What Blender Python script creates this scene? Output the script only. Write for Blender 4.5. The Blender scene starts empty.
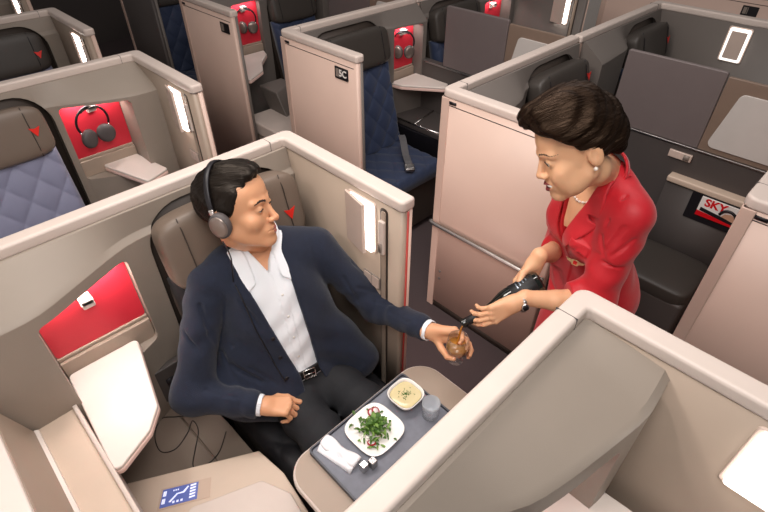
import bpy, bmesh, math, random
import numpy as np
from mathutils import Vector, Matrix
random.seed(7)
scene = bpy.context.scene
COL = scene.collection
R = math.radians

# ------------------------------------------------------------------ camera, light, exposure
YAW = R(45.5)                     # the across-cabin axis (+x) lies this far right of the view
cam_d = bpy.data.cameras.new('camera')
cam_d.sensor_width = 36.0
cam_d.lens = 508.0 / 768.0 * 36.0
cam_d.clip_start = 0.02
cam = bpy.data.objects.new('camera', cam_d); COL.objects.link(cam)
cam.location = (0, 0, 2.25)
cam.rotation_euler = (R(90 - 39.6), 0, YAW - R(90))
scene.camera = cam

scene.view_settings.view_transform = 'Standard'
scene.view_settings.look = 'None'
scene.view_settings.exposure = 0.0
scene.view_settings.gamma = 1.0
scene.view_settings.use_curve_mapping = False

world = bpy.data.worlds.new('cabin_ambient'); scene.world = world
world.use_nodes = True
world.node_tree.nodes['Background'].inputs[0].default_value = (1.0, 0.93, 0.88, 1)
world.node_tree.nodes['Background'].inputs[1].default_value = 0.14

def area(name, loc, aim, sx, sy, power, col):
    l = bpy.data.lights.new(name, 'AREA'); l.shape = 'RECTANGLE'; l.size = sx; l.size_y = sy
    l.energy = power; l.color = col
    o = bpy.data.objects.new(name, l); COL.objects.link(o); o.location = loc
    o.rotation_euler = (Vector(aim) - Vector(loc)).to_track_quat('-Z', 'Y').to_euler()
    return o
area('window_daylight', (-1.0, 0.5, 1.95), (0.6, 1.0, 0.8), 1.6, 0.9, 36, (1.0, 0.97, 0.94))
area('ceiling_light_over_seats', (0.1, 0.0, 3.1), (0.4, 1.0, 0.5), 1.0, 1.0, 37, (1.0, 0.96, 0.93))
area('ceiling_light_over_aisle', (1.08, 1.35, 2.95), (1.75, 1.15, 0.3), 0.35, 1.2, 24, (1.0, 0.9, 0.86))
area('ceiling_light_over_centre', (2.6, 1.0, 3.3), (2.7, 1.2, 0.5), 1.2, 2.0, 18, (1.0, 0.93, 0.9))
area('aisle_fill_light', (1.045, 1.18, .42), (1.8, 1.12, .40), 0.5, 0.35, 2.2, (1.0, 0.74, 0.68))  # invented fill, brightens the dark lower panel across the aisle
area('face_fill_light', (0.25, 1.75, 2.9), (1.25, 0.6, 1.4), 0.5, 0.5, 15, (1.0, 0.93, 0.84))  # added fill aimed at the face of the person in red
area('ceiling_light_aft', (1.2, 3.4, 3.0), (1.4, 3.6, 0.5), 1.6, 1.0, 5, (1.0, 0.92, 0.88))

# ------------------------------------------------------------------ materials
def lin(h):
    h = h.lstrip('#'); out = []
    for i in (0, 2, 4):
        v = int(h[i:i+2], 16) / 255
        out.append(v/12.92 if v <= .04045 else ((v+.055)/1.055)**2.4)
    return (*out, 1)

def mat(name, col, rough=.5, metal=0., spec=.5, vary=.05, nscale=14., bump=0., bscale=200., coat=0., trans=0., ior=1.45, sheen=0., stretch=None, emit=None, estr=0., sss=0.):
    m = bpy.data.materials.new(name); m.use_nodes = True
    nt = m.node_tree; b = nt.nodes['Principled BSDF']
    c = lin(col)
    b.inputs['Roughness'].default_value = rough; b.inputs['Metallic'].default_value = metal
    b.inputs['Specular IOR Level'].default_value = spec; b.inputs['Coat Weight'].default_value = coat
    b.inputs['Transmission Weight'].default_value = trans; b.inputs['IOR'].default_value = ior
    b.inputs['Sheen Weight'].default_value = sheen
    if sss:
        b.inputs['Subsurface Weight'].default_value = sss
        b.inputs['Subsurface Radius'].default_value = (.012, .005, .003)
        b.inputs['Subsurface Scale'].default_value = 1.0
    tc = nt.nodes.new('ShaderNodeTexCoord')
    src = tc.outputs['Object']
    if stretch:
        mp = nt.nodes.new('ShaderNodeMapping'); mp.inputs['Scale'].default_value = stretch
        nt.links.new(src, mp.inputs['Vector']); src = mp.outputs['Vector']
    n = nt.nodes.new('ShaderNodeTexNoise'); n.inputs['Scale'].default_value = nscale; n.inputs['Detail'].default_value = 4
    nt.links.new(src, n.inputs['Vector'])
    mx = nt.nodes.new('ShaderNodeMix'); mx.data_type = 'RGBA'
    mx.inputs[6].default_value = tuple(max(0, x*(1-vary)) for x in c[:3]) + (1,)
    mx.inputs[7].default_value = tuple(min(1, x*(1+vary)) for x in c[:3]) + (1,)
    nt.links.new(n.outputs['Fac'], mx.inputs[0]); nt.links.new(mx.outputs[2], b.inputs['Base Color'])
    if bump:
        n2 = nt.nodes.new('ShaderNodeTexNoise'); n2.inputs['Scale'].default_value = bscale; n2.inputs['Detail'].default_value = 3
        nt.links.new(src, n2.inputs['Vector'])
        bp = nt.nodes.new('ShaderNodeBump'); bp.inputs['Strength'].default_value = bump; bp.inputs['Distance'].default_value = .004
        nt.links.new(n2.outputs['Fac'], bp.inputs['Height']); nt.links.new(bp.outputs['Normal'], b.inputs['Normal'])
    if emit:
        b.inputs['Emission Color'].default_value = lin(emit); b.inputs['Emission Strength'].default_value = estr
    return m

M = {}
M['rim'] = mat('cream_rim_plastic', '#cdbfb6', .42)
M['outer'] = mat('beige_outer_panel', '#cfb4a6', .4, nscale=5)
M['taupe'] = mat('taupe_panel', '#a08f80', .45, vary=.03)
M['shell'] = mat('grey_taupe_moulded_panel', '#8f8479', .5, vary=.03, bump=.05, bscale=500)
M['shellc'] = mat('shade_darkened_moulded_panel', '#6e6762', .5, vary=.03, bump=.05, bscale=500)  # same moulding as the window suites, colour darkened for the dimmer centre
M['light'] = mat('pale_beige_moulding', '#c9b5a3', .45)
M['recess'] = mat('dark_lining', '#3b322c', .6)
M['black'] = mat('black_plastic', '#17151a', .45)
M['dark'] = mat('shade_charcoal_panel', '#4c4644', .5)
M['divider'] = mat('mauve_grey_divider_panel', '#6d6362', .42)
M['dividerb'] = mat('brown_divider_panel', '#7d6a5d', .45)
M['red'] = mat('red_niche_lining', '#cc2c3c', .45)
M['white'] = mat('white_table_top', '#ded3cb', .35, vary=.02)
M['pinkedge'] = mat('pink_table_edge', '#e6c6bb', .4)
M['leather'] = mat('taupe_leather', '#6e6055', .42, bump=.12, bscale=300)
M['leatherdk'] = mat('charcoal_leather', '#3c3733', .45, bump=.12, bscale=300)
M['quilt'] = mat('lavender_grey_quilted_cloth', '#80829a', .6, bump=.1, bscale=400, sheen=.2)
M['quiltnavy'] = mat('navy_quilted_cloth', '#26334f', .65, bump=.1, bscale=400, sheen=.2)
M['seatblack'] = mat('black_seat_cloth', '#17161a', .7, bump=.1, bscale=400)
M['navy'] = mat('navy_seat_cloth', '#1b2238', .7, bump=.1, bscale=300)
M['chrome'] = mat('polished_metal', '#c9c6c4', .22, metal=1)
M['steel'] = mat('brushed_metal', '#a9a6a4', .35, metal=1, stretch=(1, 1, 30))
M['carpet'] = mat('dark_aisle_carpet', '#4a3f40', .9, bump=.4, bscale=600, vary=.15, nscale=120)
M['emblem'] = mat('red_emblem', '#d8261c', .4)
M['lamp'] = mat('lamp_diffuser', '#ffffff', .4, emit='#fff6ee', estr=7.0)
M['lampdim'] = mat('soft_lamp_diffuser', '#ffffff', .4, emit='#fff6ee', estr=1.6)
M['lampcover'] = mat('lamp_cover_plate', '#cdb9ad', .2, spec=.7)
M['text'] = mat('white_print', '#e8e4df', .5)
M['glossy'] = mat('pale_glossy_panel', '#c6c0bb', .18, coat=.5)
M['tile'] = mat('taupe_leather_console', '#7f7165', .45, bump=.08, bscale=300)
M['rose'] = mat('rose_painted_glow', '#b8463f', .35)
M['button'] = mat('grey_button', '#8a7f77', .4)

def glass_mat(name, tint, body=None, share=0., rough=.02, fres=1.45):
    """thin clear material: tinted see-through plus mirror reflection by angle, optionally some cloudy body"""
    m = bpy.data.materials.new(name); m.use_nodes = True; nt = m.node_tree; nt.nodes.clear()
    N = nt.nodes.new; out = N('ShaderNodeOutputMaterial'); tr = N('ShaderNodeBsdfTransparent'); gl = N('ShaderNodeBsdfGlossy'); fr = N('ShaderNodeLayerWeight'); pw = N('ShaderNodeMath'); ml = N('ShaderNodeMath'); mx = N('ShaderNodeMixShader')
    tr.inputs[0].default_value = lin(tint); gl.inputs['Roughness'].default_value = rough; fr.inputs[0].default_value = .35; pw.operation = 'POWER'; pw.inputs[1].default_value = 2.2; ml.operation = 'MULTIPLY_ADD'; ml.inputs[1].default_value = .55; ml.inputs[2].default_value = .035
    nt.links.new(fr.outputs['Facing'], pw.inputs[0]); nt.links.new(pw.outputs[0], ml.inputs[0])
    src = tr.outputs[0]
    if body:
        df = N('ShaderNodeBsdfPrincipled'); df.inputs['Base Color'].default_value = lin(body); df.inputs['Roughness'].default_value = .15; m2 = N('ShaderNodeMixShader'); m2.inputs[0].default_value = share
        nt.links.new(src, m2.inputs[1]); nt.links.new(df.outputs[0], m2.inputs[2]); src = m2.outputs[0]
    nt.links.new(ml.outputs[0], mx.inputs[0]); nt.links.new(src, mx.inputs[1]); nt.links.new(gl.outputs[0], mx.inputs[2]); nt.links.new(mx.outputs[0], out.inputs[0])
    return m

# ------------------------------------------------------------------ building helpers
WL = {}            # object -> world location of its origin
def tag(o, label=None, cat=None, group=None, kind=None):
    if label: o['label'] = label
    if cat: o['category'] = cat
    if group: o['group'] = group
    if kind: o['kind'] = kind
    return o
def empty(name, loc, label=None, cat=None, group=None):
    o = bpy.data.objects.new(name, None); COL.objects.link(o); o.location = loc
    o.empty_display_size = .05
    WL[o] = Vector(loc)
    return tag(o, label, cat, group)

def link(name, me, mats, parent=None, smooth=True, bevel=0, seg=2, wn=True, angle=35, world=True, origin=None):
    """link a mesh (world coordinates) as one object under parent"""
    off = Vector((0, 0, 0))
    if parent is not None: off = WL[parent] if world else Vector((0, 0, 0))
    loc = Vector((0, 0, 0))
    if origin is not None:
        loc = Vector(origin) - off
        off = Vector(origin)
    if world or origin is not None: me.transform(Matrix.Translation(-off))
    for m in (mats if isinstance(mats, (list, tuple)) else [mats]): me.materials.append(m)
    if smooth:
        for p in me.polygons: p.use_smooth = True
    o = bpy.data.objects.new(name, me); COL.objects.link(o)
    o.location = loc
    if parent is not None: o.parent = parent
    WL[o] = (WL[parent] if parent is not None else Vector((0, 0, 0))) + loc
    if bevel:
        b = o.modifiers.new('bevel', 'BEVEL'); b.width = bevel; b.segments = seg; b.limit_method = 'ANGLE'; b.angle_limit = R(angle)
        b.harden_normals = False
        if wn:
            w = o.modifiers.new('wn', 'WEIGHTED_NORMAL'); w.keep_sharp = True
    return o
def bmobj(name, bm, mats, parent=None, **k):
    bmesh.ops.recalc_face_normals(bm, faces=bm.faces)
    me = bpy.data.meshes.new(name); bm.to_mesh(me); bm.free()
    return link(name, me, mats, parent, **k)

def prism(bm, pts, a, b, axis=2, tf=None):
    """closed prism of the 2-D outline pts, from a to b along axis; the outline fills the other two axes in order"""
    def mk(p, t):
        v = [0, 0, 0]; o = [i for i in (0, 1, 2) if i != axis]
        v[o[0]], v[o[1]], v[axis] = p[0], p[1], t
        return Vector(v) if tf is None else tf(*v)
    lo = [bm.verts.new(mk(p, a)) for p in pts]; hi = [bm.verts.new(mk(p, b)) for p in pts]
    n = len(pts)
    for i in range(n):
        bm.faces.new((lo[i], lo[(i+1) % n], hi[(i+1) % n], hi[i]))
    bm.faces.new(lo[::-1]); bm.faces.new(hi)
def box(bm, x0, x1, y0, y1, z0, z1, tf=None):
    prism(bm, [(x0, y0), (x1, y0), (x1, y1), (x0, y1)], z0, z1, 2, tf)
def rounded(pts, r, n=5):
    """round the corners of a polygon; r a number or one per corner"""
    out = []; N = len(pts)
    for i in range(N):
        p0, p, p1 = Vector(pts[i-1]), Vector(pts[i]), Vector(pts[(i+1) % N])
        rr = r[i] if isinstance(r, (list, tuple)) else r
        if rr <= 0: out.append(tuple(p)); continue
        a = (p0-p).normalized(); b = (p1-p).normalized()
        ang = a.angle(b); t = min(rr/math.tan(ang/2), (p0-p).length*.49, (p1-p).length*.49)
        rr2 = t*math.tan(ang/2)
        c = p + (a+b).normalized()*(rr2/math.sin(ang/2))
        s = p+a*t-c; e = p+b*t-c
        a0 = math.atan2(s.y, s.x); a1 = math.atan2(e.y, e.x); d = (a1-a0+math.pi) % (2*math.pi)-math.pi
        for k in range(n+1):
            q = a0+d*k/n; out.append((c.x+rr2*math.cos(q), c.y+rr2*math.sin(q)))
    return out
def rrect(x0, x1, y0, y1, r, n=5): return rounded([(x0, y0), (x1, y0), (x1, y1), (x0, y1)], r, n)
def tube(bm, pts, rad, seg=10, close=False):
    """a round tube along points; rad a number or one per point"""
    pts = [Vector(p) for p in pts]; n = len(pts)
    rr = rad if isinstance(rad, (list, tuple)) else [rad]*n
    rings = []; up = None
    for i, p in enumerate(pts):
        if close: t = (pts[(i+1) % n]-pts[i-1]).normalized()
        else: t = (pts[min(i+1, n-1)]-pts[max(i-1, 0)]).normalized()
        if up is None:
            up = Vector((0, 0, 1)) if abs(t.z) < .9 else Vector((1, 0, 0))
        up = (up-t*up.dot(t)).normalized(); sd = t.cross(up)
        rings.append([bm.verts.new(p+(up*math.cos(2*math.pi*k/seg)+sd*math.sin(2*math.pi*k/seg))*rr[i]) for k in range(seg)])
    for i in range(n if close else n-1):
        a, b = rings[i], rings[(i+1) % n]
        for k in range(seg): bm.faces.new((a[k], a[(k+1) % seg], b[(k+1) % seg], b[k]))
    if not close:
        bm.faces.new(rings[0][::-1]); bm.faces.new(rings[-1])
def smoothpath(pts, n=8):
    """Catmull-Rom through the points"""
    pts = [Vector(p) for p in pts]; out = []
    for i in range(len(pts)-1):
        p0 = pts[max(i-1, 0)]; p1 = pts[i]; p2 = pts[i+1]; p3 = pts[min(i+2, len(pts)-1)]
        for k in range(n):
            t = k/n
            out.append(.5*((2*p1)+(p2-p0)*t+(2*p0-5*p1+4*p2-p3)*t*t+(3*p1-p0-3*p2+p3)*t**3))
    out.append(pts[-1]); return out
def lathe(bm, prof, seg=32, mtx=None):
    """revolve (r, z) profile about z"""
    rings = []
    for r, z in prof:
        if r < 1e-6:
            v = Vector((0, 0, z)); rings.append([bm.verts.new(mtx @ v if mtx else v)])
        else:
            ring = []
            for k in range(seg):
                v = Vector((r*math.cos(2*math.pi*k/seg), r*math.sin(2*math.pi*k/seg), z))
                ring.append(bm.verts.new(mtx @ v if mtx else v))
            rings.append(ring)
    for a, b in zip(rings, rings[1:]):
        if len(a) == 1 and len(b) == 1: continue
        for k in range(seg):
            if len(a) == 1: bm.faces.new((a[0], b[(k+1) % seg], b[k]))
            elif len(b) == 1: bm.faces.new((a[k], a[(k+1) % seg], b[0]))
            else: bm.faces.new((a[k], a[(k+1) % seg], b[(k+1) % seg], b[k]))
def superbox(bm, sx, sy, sz, mtx, e=5.0, n=20):
    """a soft pillow-like box of half sizes sx, sy, sz"""
    def sp(v, p): return math.copysign(abs(v)**(2/p), v)
    rows = []
    for i in range(n+1):
        th = -math.pi/2+math.pi*i/n
        ct, st = sp(math.cos(th), e), sp(math.sin(th), e)
        if i in (0, n): rows.append([bm.verts.new(mtx @ Vector((0, 0, sz*st)))]); continue
        rows.append([bm.verts.new(mtx @ Vector((sx*ct*sp(math.cos(ph), e), sy*ct*sp(math.sin(ph), e), sz*st)))
                     for ph in (2*math.pi*k/(2*n) for k in range(2*n))])
    for a, b in zip(rows, rows[1:]):
        m = 2*n
        for k in range(m):
            if len(a) == 1: bm.faces.new((a[0], b[(k+1) % m], b[k]))
            elif len(b) == 1: bm.faces.new((a[k], a[(k+1) % m], b[0]))
            else: bm.faces.new((a[k], a[(k+1) % m], b[(k+1) % m], b[k]))
def frame(o, x, y, z):
    """matrix with the given origin and axis vectors"""
    m = Matrix.Identity(4)
    for i, v in enumerate((x, y, z, o)):
        for k in range(3): m[k][i] = v[k]
    return m
def bool_cut(bm, cutters):
    """bm minus each cutter bmesh; returns a mesh"""
    bmesh.ops.recalc_face_normals(bm, faces=bm.faces)
    me = bpy.data.meshes.new('t'); bm.to_mesh(me); bm.free()
    o = bpy.data.objects.new('t', me); COL.objects.link(o); tmp = [o]
    for cb in cutters:
        bmesh.ops.recalc_face_normals(cb, faces=cb.faces)
        cm = bpy.data.meshes.new('c'); cb.to_mesh(cm); cb.free()
        c = bpy.data.objects.new('c', cm); COL.objects.link(c); tmp.append(c)
        b = o.modifiers.new('b', 'BOOLEAN'); b.object = c; b.operation = 'DIFFERENCE'; b.solver = 'EXACT'
    bpy.context.view_layer.update()
    dg = bpy.context.evaluated_depsgraph_get()
    res = bpy.data.meshes.new_from_object(o.evaluated_get(dg))
    for t in tmp: bpy.data.objects.remove(t, do_unlink=True)
    return res
def text_mesh(s, size, mtx, depth=.0008, bold=0.0):
    cu = bpy.data.curves.new('t', 'FONT'); cu.body = s; cu.size = size; cu.extrude = depth; cu.offset = bold
    cu.align_x = 'CENTER'; cu.align_y = 'CENTER'
    o = bpy.data.objects.new('t', cu); COL.objects.link(o)
    bpy.context.view_layer.update()
    me = bpy.data.meshes.new_from_object(o.evaluated_get(bpy.context.evaluated_depsgraph_get()))
    bpy.data.objects.remove(o, do_unlink=True)
    me.transform(mtx); return me
def copy_tree(o, parent=None):
    c = o.copy(); COL.objects.link(c)
    if parent: c.parent = parent
    WL[c] = WL.get(o, Vector((0, 0, 0))).copy()
    for ch in list(o.children): copy_tree(ch, c)
    return c
# ------------------------------------------------------------------ the cabin shell
T = 1.366          # height of the suite walls
bm = bmesh.new(); box(bm, -.62, 7.2, -1.6, 8.2, -.06, 0)
tag(bmobj('floor', bm, M['carpet'], smooth=False), kind='structure')
# window side wall with its curve inwards and window openings
bm = bmesh.new()
prof = [(-.62, 0), (-.60, .5), (-.60, 1.1), (-.55, 1.5), (-.42, 1.95), (-.25, 2.3), (-.31, 2.3), (-.48, 1.95), (-.61, 1.5), (-.66, 1.1), (-.66, .5), (-.68, 0)]
prism(bm, [(p[0], p[1]) for p in prof], -1.6, 8.2, axis=1)
M['sidewall'] = mat('white_cabin_sidewall', '#efe9e3', .5)
cut = []
for k in range(10):
    c = bmesh.new(); y = -1.35+k*.93
    prism(c, rounded([(y, 1.1), (y+.3, 1.1), (y+.3, 1.52), (y, 1.52)], .1, 6), -.9, -.3, axis=0); cut.append(c)
me = bool_cut(bm, cut)
tag(link('wall_window_side', me, M['sidewall'], smooth=False), kind='structure')
M['pane'] = mat('window_daylight_pane', '#ffffff', .4, emit='#f4f7ff', estr=2.5)
for k in range(10):
    y = -1.35+k*.93
    b2 = bmesh.new(); prism(b2, rounded([(y-.01, 1.09), (y+.31, 1.09), (y+.31, 1.53), (y-.01, 1.53)], .1, 6), -.672, -.668, axis=0)
    tag(bmobj('window_%d' % (k+1), b2, M['pane'], smooth=False), kind='structure')
# far end and far side of the cabin
bm = bmesh.new(); box(bm, -.6, 7.2, 8.1, 8.2, 0, 2.4); tag(bmobj('wall_aft', bm, M['dark'], smooth=False), kind='structure')
bm = bmesh.new(); box(bm, 7.1, 7.2, -1.6, 8.1, 0, 2.4); tag(bmobj('wall_far_side', bm, M['sidewall'], smooth=False), kind='structure')

# ------------------------------------------------------------------ suites
class Suite:
    def __init__(s, xo, sg, yk, label, W):
        s.xo, s.sg, s.yk, s.W = xo, sg, yk, W
        s.root = empty('suite', (xo, yk, 0), label, 'suite')
    def P(s, u, d, z): return Vector((s.xo+s.sg*u, s.yk-d, z))
    def bm(s): return bmesh.new()
    def add(s, name, bm, m, parent=None, **k): return bmobj(name, bm, m, parent or s.root, **k)

def make_suite(xo, sg, yk, label, W, front, seat, niche, L=.69, table=None, lamp=True, cover=True, hook=True,
               side=True, plate=None, lampd=None, shellm='shell', niche_d=.065, nlight=.5, dark=False, rim_mat='rim', back_from=0.0, hood=1.25, slot=True, rail=False, latch=True, seam=None, outer='outer', hookz=0., strip=False):
    s = Suite(xo, sg, yk, label, W); P = s.P
    # low walls: L shaped core, outer skin, rim
    b = s.bm(); prism(b, [(back_from, .004), (W, .004), (W, .05), (back_from, .05)], 0, T-.04, 2, P)
    s.add('back_wall', b, M['outer'], bevel=.004)
    if side:
        b = s.bm(); prism(b, rounded([(.004, .004), (.03, .004), (.03, L-.004), (.004, L-.004)], [.02, 0, 0, .012]), 0.05, T-.04, 2, P)
        op = s.add('side_panel', b, M[outer])
        b = s.bm(); prism(b, rounded([(.0301, .05), (.058, .05), (.058, L-.006), (.0301, L-.006)], [0, 0, .026, 0]), 0.05, T-.04, 2, P)
        s.add('inner_panel', b, M['shellc' if shellm == 'shellc' else 'taupe'])
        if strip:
            b = s.bm(); box(b, .0265, .034, L-.010, L-.0025, .06, T-.045, P); s.add('painted_edge_glow', b, M['rose'])  # red glow on the wall end, put into the strip's colour
        b = s.bm(); prism(b, [(.008, .02), (.05, .02), (.05, L-.02), (.008, L-.02)], 0, .05, 2, P); s.add('plinth', b, M['recess'])
    # rim
    b = s.bm(); w = .062
    if side: pl = rounded([(0, 0), (W, 0), (W, w-.006), (w, w-.006), (w, L), (0, L)], [.035, 0, 0, .012, .02, .014])
    else: pl = [(back_from, 0), (W, 0), (W, w-.006), (back_from, w-.006)]
    prism(b, pl, T-.042, T, 2, P)
    s.add('rim', b, M[rim_mat], bevel=.011, seg=3)
    b = s.bm()
    if side:
        sm = seam if seam is not None else .118
        prism(b, [(sm, -.0012), (sm+.0016, -.0012), (sm+.0016, w-.005), (sm, w-.005)], T-.043, T+.0008, 2, P)
        s.add('rim_seam', b, M['dark'])
        # thin shadow groove low on the outer face, as on the sliding door panel
        b = s.bm(); box(b, .0035, .006, .02, L-.03, T-.075, T-.071, P); s.add('groove', b, M['dark'])
        b = s.bm(); box(b, .0, .006, .05, .09, T-.064, T-.052, P); s.add('catch', b, M['black'])
    # moulded shell behind the seat
    b = s.bm()
    rows = []
    if len(front) > 2:
        fu = [q[0] for q in front]; fd = [q[1] for q in front]; fh = [q[2] if len(q) > 2 else hood for q in front]
        us = sorted(set(list(np.linspace(fu[0], fu[-1], 34))+[fu[0], fu[-1]]))
        def sm_(v): return [sum(np.interp(u_+o_, fu, v)*w_ for o_, w_ in ((-.05, 1), (-.025, 2), (0, 3), (.025, 2), (.05, 1)))/9 for u_ in us]
        front = [(float(a_), float(b_), float(c_)) for a_, b_, c_ in zip(us, sm_(fd), sm_(fh) if len(front[0]) > 2 or min(fh) != max(fh) else [hood]*len(us))]
    for q in front:
        u, d = q[:2]; hz = q[2] if len(q) > 2 else hood
        rows.append([b.verts.new(P(u, d, 0)), b.verts.new(P(u, d, hz-.02)), b.verts.new(P(u, d-.018, hz)), b.verts.new(P(u, .066, T-.036)), b.verts.new(P(u, .046, T-.036)), b.verts.new(P(u, .046, 0))])
    n = len(rows[0])
    for r0, r1 in zip(rows, rows[1:]):
        for k in range(n): b.faces.new((r0[k], r0[(k+1) % n], r1[(k+1) % n], r1[k]))
    b.faces.new(rows[0]); b.faces.new(rows[-1][::-1])
    cut = []
    u0, u1 = seat
    c = s.bm(); prism(c, rounded([(u0, -.1), (u1, -.1), (u1, 1.305), (u0, 1.305)], [0, 0, .15, .15], 8), .052, .8, 1, lambda u, d, z: P(u, d, z)); cut.append(c)
    if niche:
        n0, n1, z0, z1 = niche
        c = s.bm(); prism(c, rounded([(n0, z0), (n1, z0), (n1, z1), (n0, z1)], .022, 4), niche_d, .8, 1, lambda u, d, z: P(u, d, z)); cut.append(c)
    me = bool_cut(b, cut)
    s.shell = link('shell', me, M[shellm], s.root, bevel=.012, seg=3, angle=28)
    b = s.bm(); prism(b, rounded([(u0-.002, 0), (u1+.002, 0), (u1+.002, 1.303), (u0-.002, 1.303)], [0, 0, .15, .15], 8), .048, .058, 1, lambda u, d, z: P(u, d, z))
    s.add('seat_recess', b, M['recess'])
    if niche:
        b = s.bm(); prism(b, rounded([(n0+.003, z0+.10), (n1-.003, z0+.10), (n1-.003, z1-.003), (n0+.003, z1-.003)], .02, 4), niche_d-.004, niche_d+.003, 1, lambda u, d, z: P(u, d, z))
        lin_ = s.add('niche_lining', b, M['red'], smooth=False)
        b = s.bm(); box(b, n0+.002, n1-.002, niche_d, niche_d+.022, z0, z0+.09, P); box(b, n0+.002, n1-.002, niche_d, niche_d+.010, z0+.09, z0+.105, P)
        s.add('niche_ledge', b, M['taupe'], bevel=.003)
        l = bpy.data.lights.new('niche_light', 'AREA'); l.shape = 'RECTANGLE'; l.size = (n1-n0)*.8; l.size_y = .02; l.energy = nlight; l.color = (1, .9, .85)
        lo = bpy.data.objects.new('niche_light', l); COL.objects.link(lo); lo.location = P((n0+n1)/2, niche_d+.035, z1-.006); lo.rotation_euler = (0, 0, 0)
        if hook:
            uc = (n0+n1)/2
            b = s.bm(); box(b, uc-.019, uc+.019, niche_d, niche_d+.012, z1-.075-hookz, z1-.03-hookz, P); box(b, uc-.019, uc+.019, niche_d+.012, niche_d+.05, z1-.048-hookz, z1-.03-hookz, P); box(b, uc-.019, uc+.019, niche_d+.04, niche_d+.05, z1-.06-hookz, z1-.03-hookz, P)
            s.add('headset_hook', b, M['white'], bevel=.004)
    if side and lamp:
        l0 = lampd if lampd else L-.265
        l1, h0, h1 = l0+.12, 1.1, 1.3
        b = s.bm(); prism(b, rrect(l0, l1+.022, h0-.008, h1+.008, .012), .052, .064, 0, lambda u, d, z: P(u, d, z))
        lb = s.add('reading_lamp', b, M['lampcover'], bevel=.003)
        b = s.bm(); prism(b, rrect(l0+.012, l1+.014, h0, h1, .01), .064, .074, 0, P); s.add('diffuser', b, M['lampdim' if cover == 'inset' else 'lamp'], lb)
        if cover == 'inset':
            b = s.bm(); prism(b, rrect(l0+.026, l1, h0+.016, h1-.016, .006), .074, .08, 0, P); s.add('cover_plate', b, M['lampcover'], lb, bevel=.002)
        elif cover:
            b = s.bm()
            prism(b, [(.064, l0-.004), (.074, l0-.004), (.098, l1-.012), (.086, l1-.006)], h0-.004, h1+.004, 2, P)
            s.add('cover_plate', b, M['lampcover'], lb, bevel=.002)
    if side and slot:
        b = s.bm(); prism(b, rrect(L-.105, L-.068, .25, T-.06, .016), .0575, .0592, 0, P); s.add('door_slot', b, M['recess'], smooth=False)
        b = s.bm(); prism(b, rrect(L-.098, L-.076, .26, T-.07, .01), .059, .064, 0, P); s.add('door_edge', b, M['taupe'], bevel=.002)
    if side and latch:
        b = s.bm(); prism(b, rrect(L-.1, L-.074, 1.12, 1.26, .006), .063, .076, 0, P)
        la = s.add('door_latch', b, M['rim'], bevel=.003)
        b = s.bm(); prism(b, rrect(L-.096, L-.082, 1.13, 1.17, .003), .076, .08, 0, P); s.add('latch_button', b, M['button'], la)
        b = s.bm(); prism(b, rrect(L-.195, L-.105, .925, .985, .006), .0575, .063, 0, P); sp = s.add('switch_panel', b, M['button'], bevel=.002)
        for q in range(2):
            b = s.bm(); prism(b, rrect(L-.19+q*.042, L-.152+q*.042, .93, .98, .004), .063, .066, 0, P); s.add('switch', b, M['lampcover'], sp, bevel=.001)
    if plate:
        t, pd = plate
        b = s.bm(); prism(b, rrect(pd-.055, pd+.055, T-.155, T-.09, .004), .0, .0045, 0, P); pm = s.add('seat_number_plate', b, M['black'], smooth=False)
        rightv = Vector((0, -1, 0)) if sg > 0 else Vector((0, 1, 0))
        if t: mt = frame(P(-.0008, pd+.012, T-.1225), rightv, Vector((0, 0, 1)), Vector((-sg, 0, 0)))
        if t: me = text_mesh(t, .052, mt, bold=.0012); link('number', me, M['text'], pm, smooth=False)
        b = s.bm(); box(b, -.0012, .004, pd-.045, pd-.022, T-.145, T-.1, P); box(b, -.0012, .004, pd-.018, pd-.012, T-.145, T-.1, P); s.add('pictogram', b, M['button'], pm, smooth=False)
    if table:
        b = s.bm(); prism(b, rounded(table, .02, 4), .815, .835, 2, P); tb = s.add('side_table', b, M['pinkedge'], bevel=.005)
        cx = sum(p[0] for p in table)/len(table); cy = sum(p[1] for p in table)/len(table)
        b = s.bm(); prism(b, rounded([(cx+(p[0]-cx)*.985, cy+(p[1]-cy)*.985) for p in table], .018, 4), .835, .85, 2, P); s.add('table_top', b, M['white'], tb, bevel=.005)
    return s

def quilted(bm, W, H, th, mtx, p=.145, amp=.016, nu=90, nv=110, r=.04):
    """a quilted pad: front at +z, W along x, H along y, centred"""
    g = []
    for j in range(nv+1):
        row = []
        for i in range(nu+1):
            x = (i/nu-.5)*W; y = (j/nv-.5)*H
            q = abs(math.sin(math.pi*(x+y*.8)/p))*abs(math.sin(math.pi*(x-y*.8)/p))
            e = min(1, (W/2-abs(x))/r)*1.0; e2 = min(1, (H/2-abs(y))/r)
            ed = math.sqrt(max(0, 1-(1-e)**2))*math.sqrt(max(0, 1-(1-e2)**2))
            row.append(bm.verts.new(mtx @ Vector((x, y, (th-amp)*ed+amp*(q**.38)*ed))))
        g.append(row)
    for j in range(nv):
        for i in range(nu): bm.faces.new((g[j][i], g[j][i+1], g[j+1][i+1], g[j+1][i]))
    edge = [g[0][i] for i in range(nu+1)]+[g[j][nu] for j in range(1, nv+1)]+[g[nv][i] for i in range(nu-1, -1, -1)]+[g[j][0] for j in range(nv-1, 0, -1)]
    bm.faces.new(edge[::-1])

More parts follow.
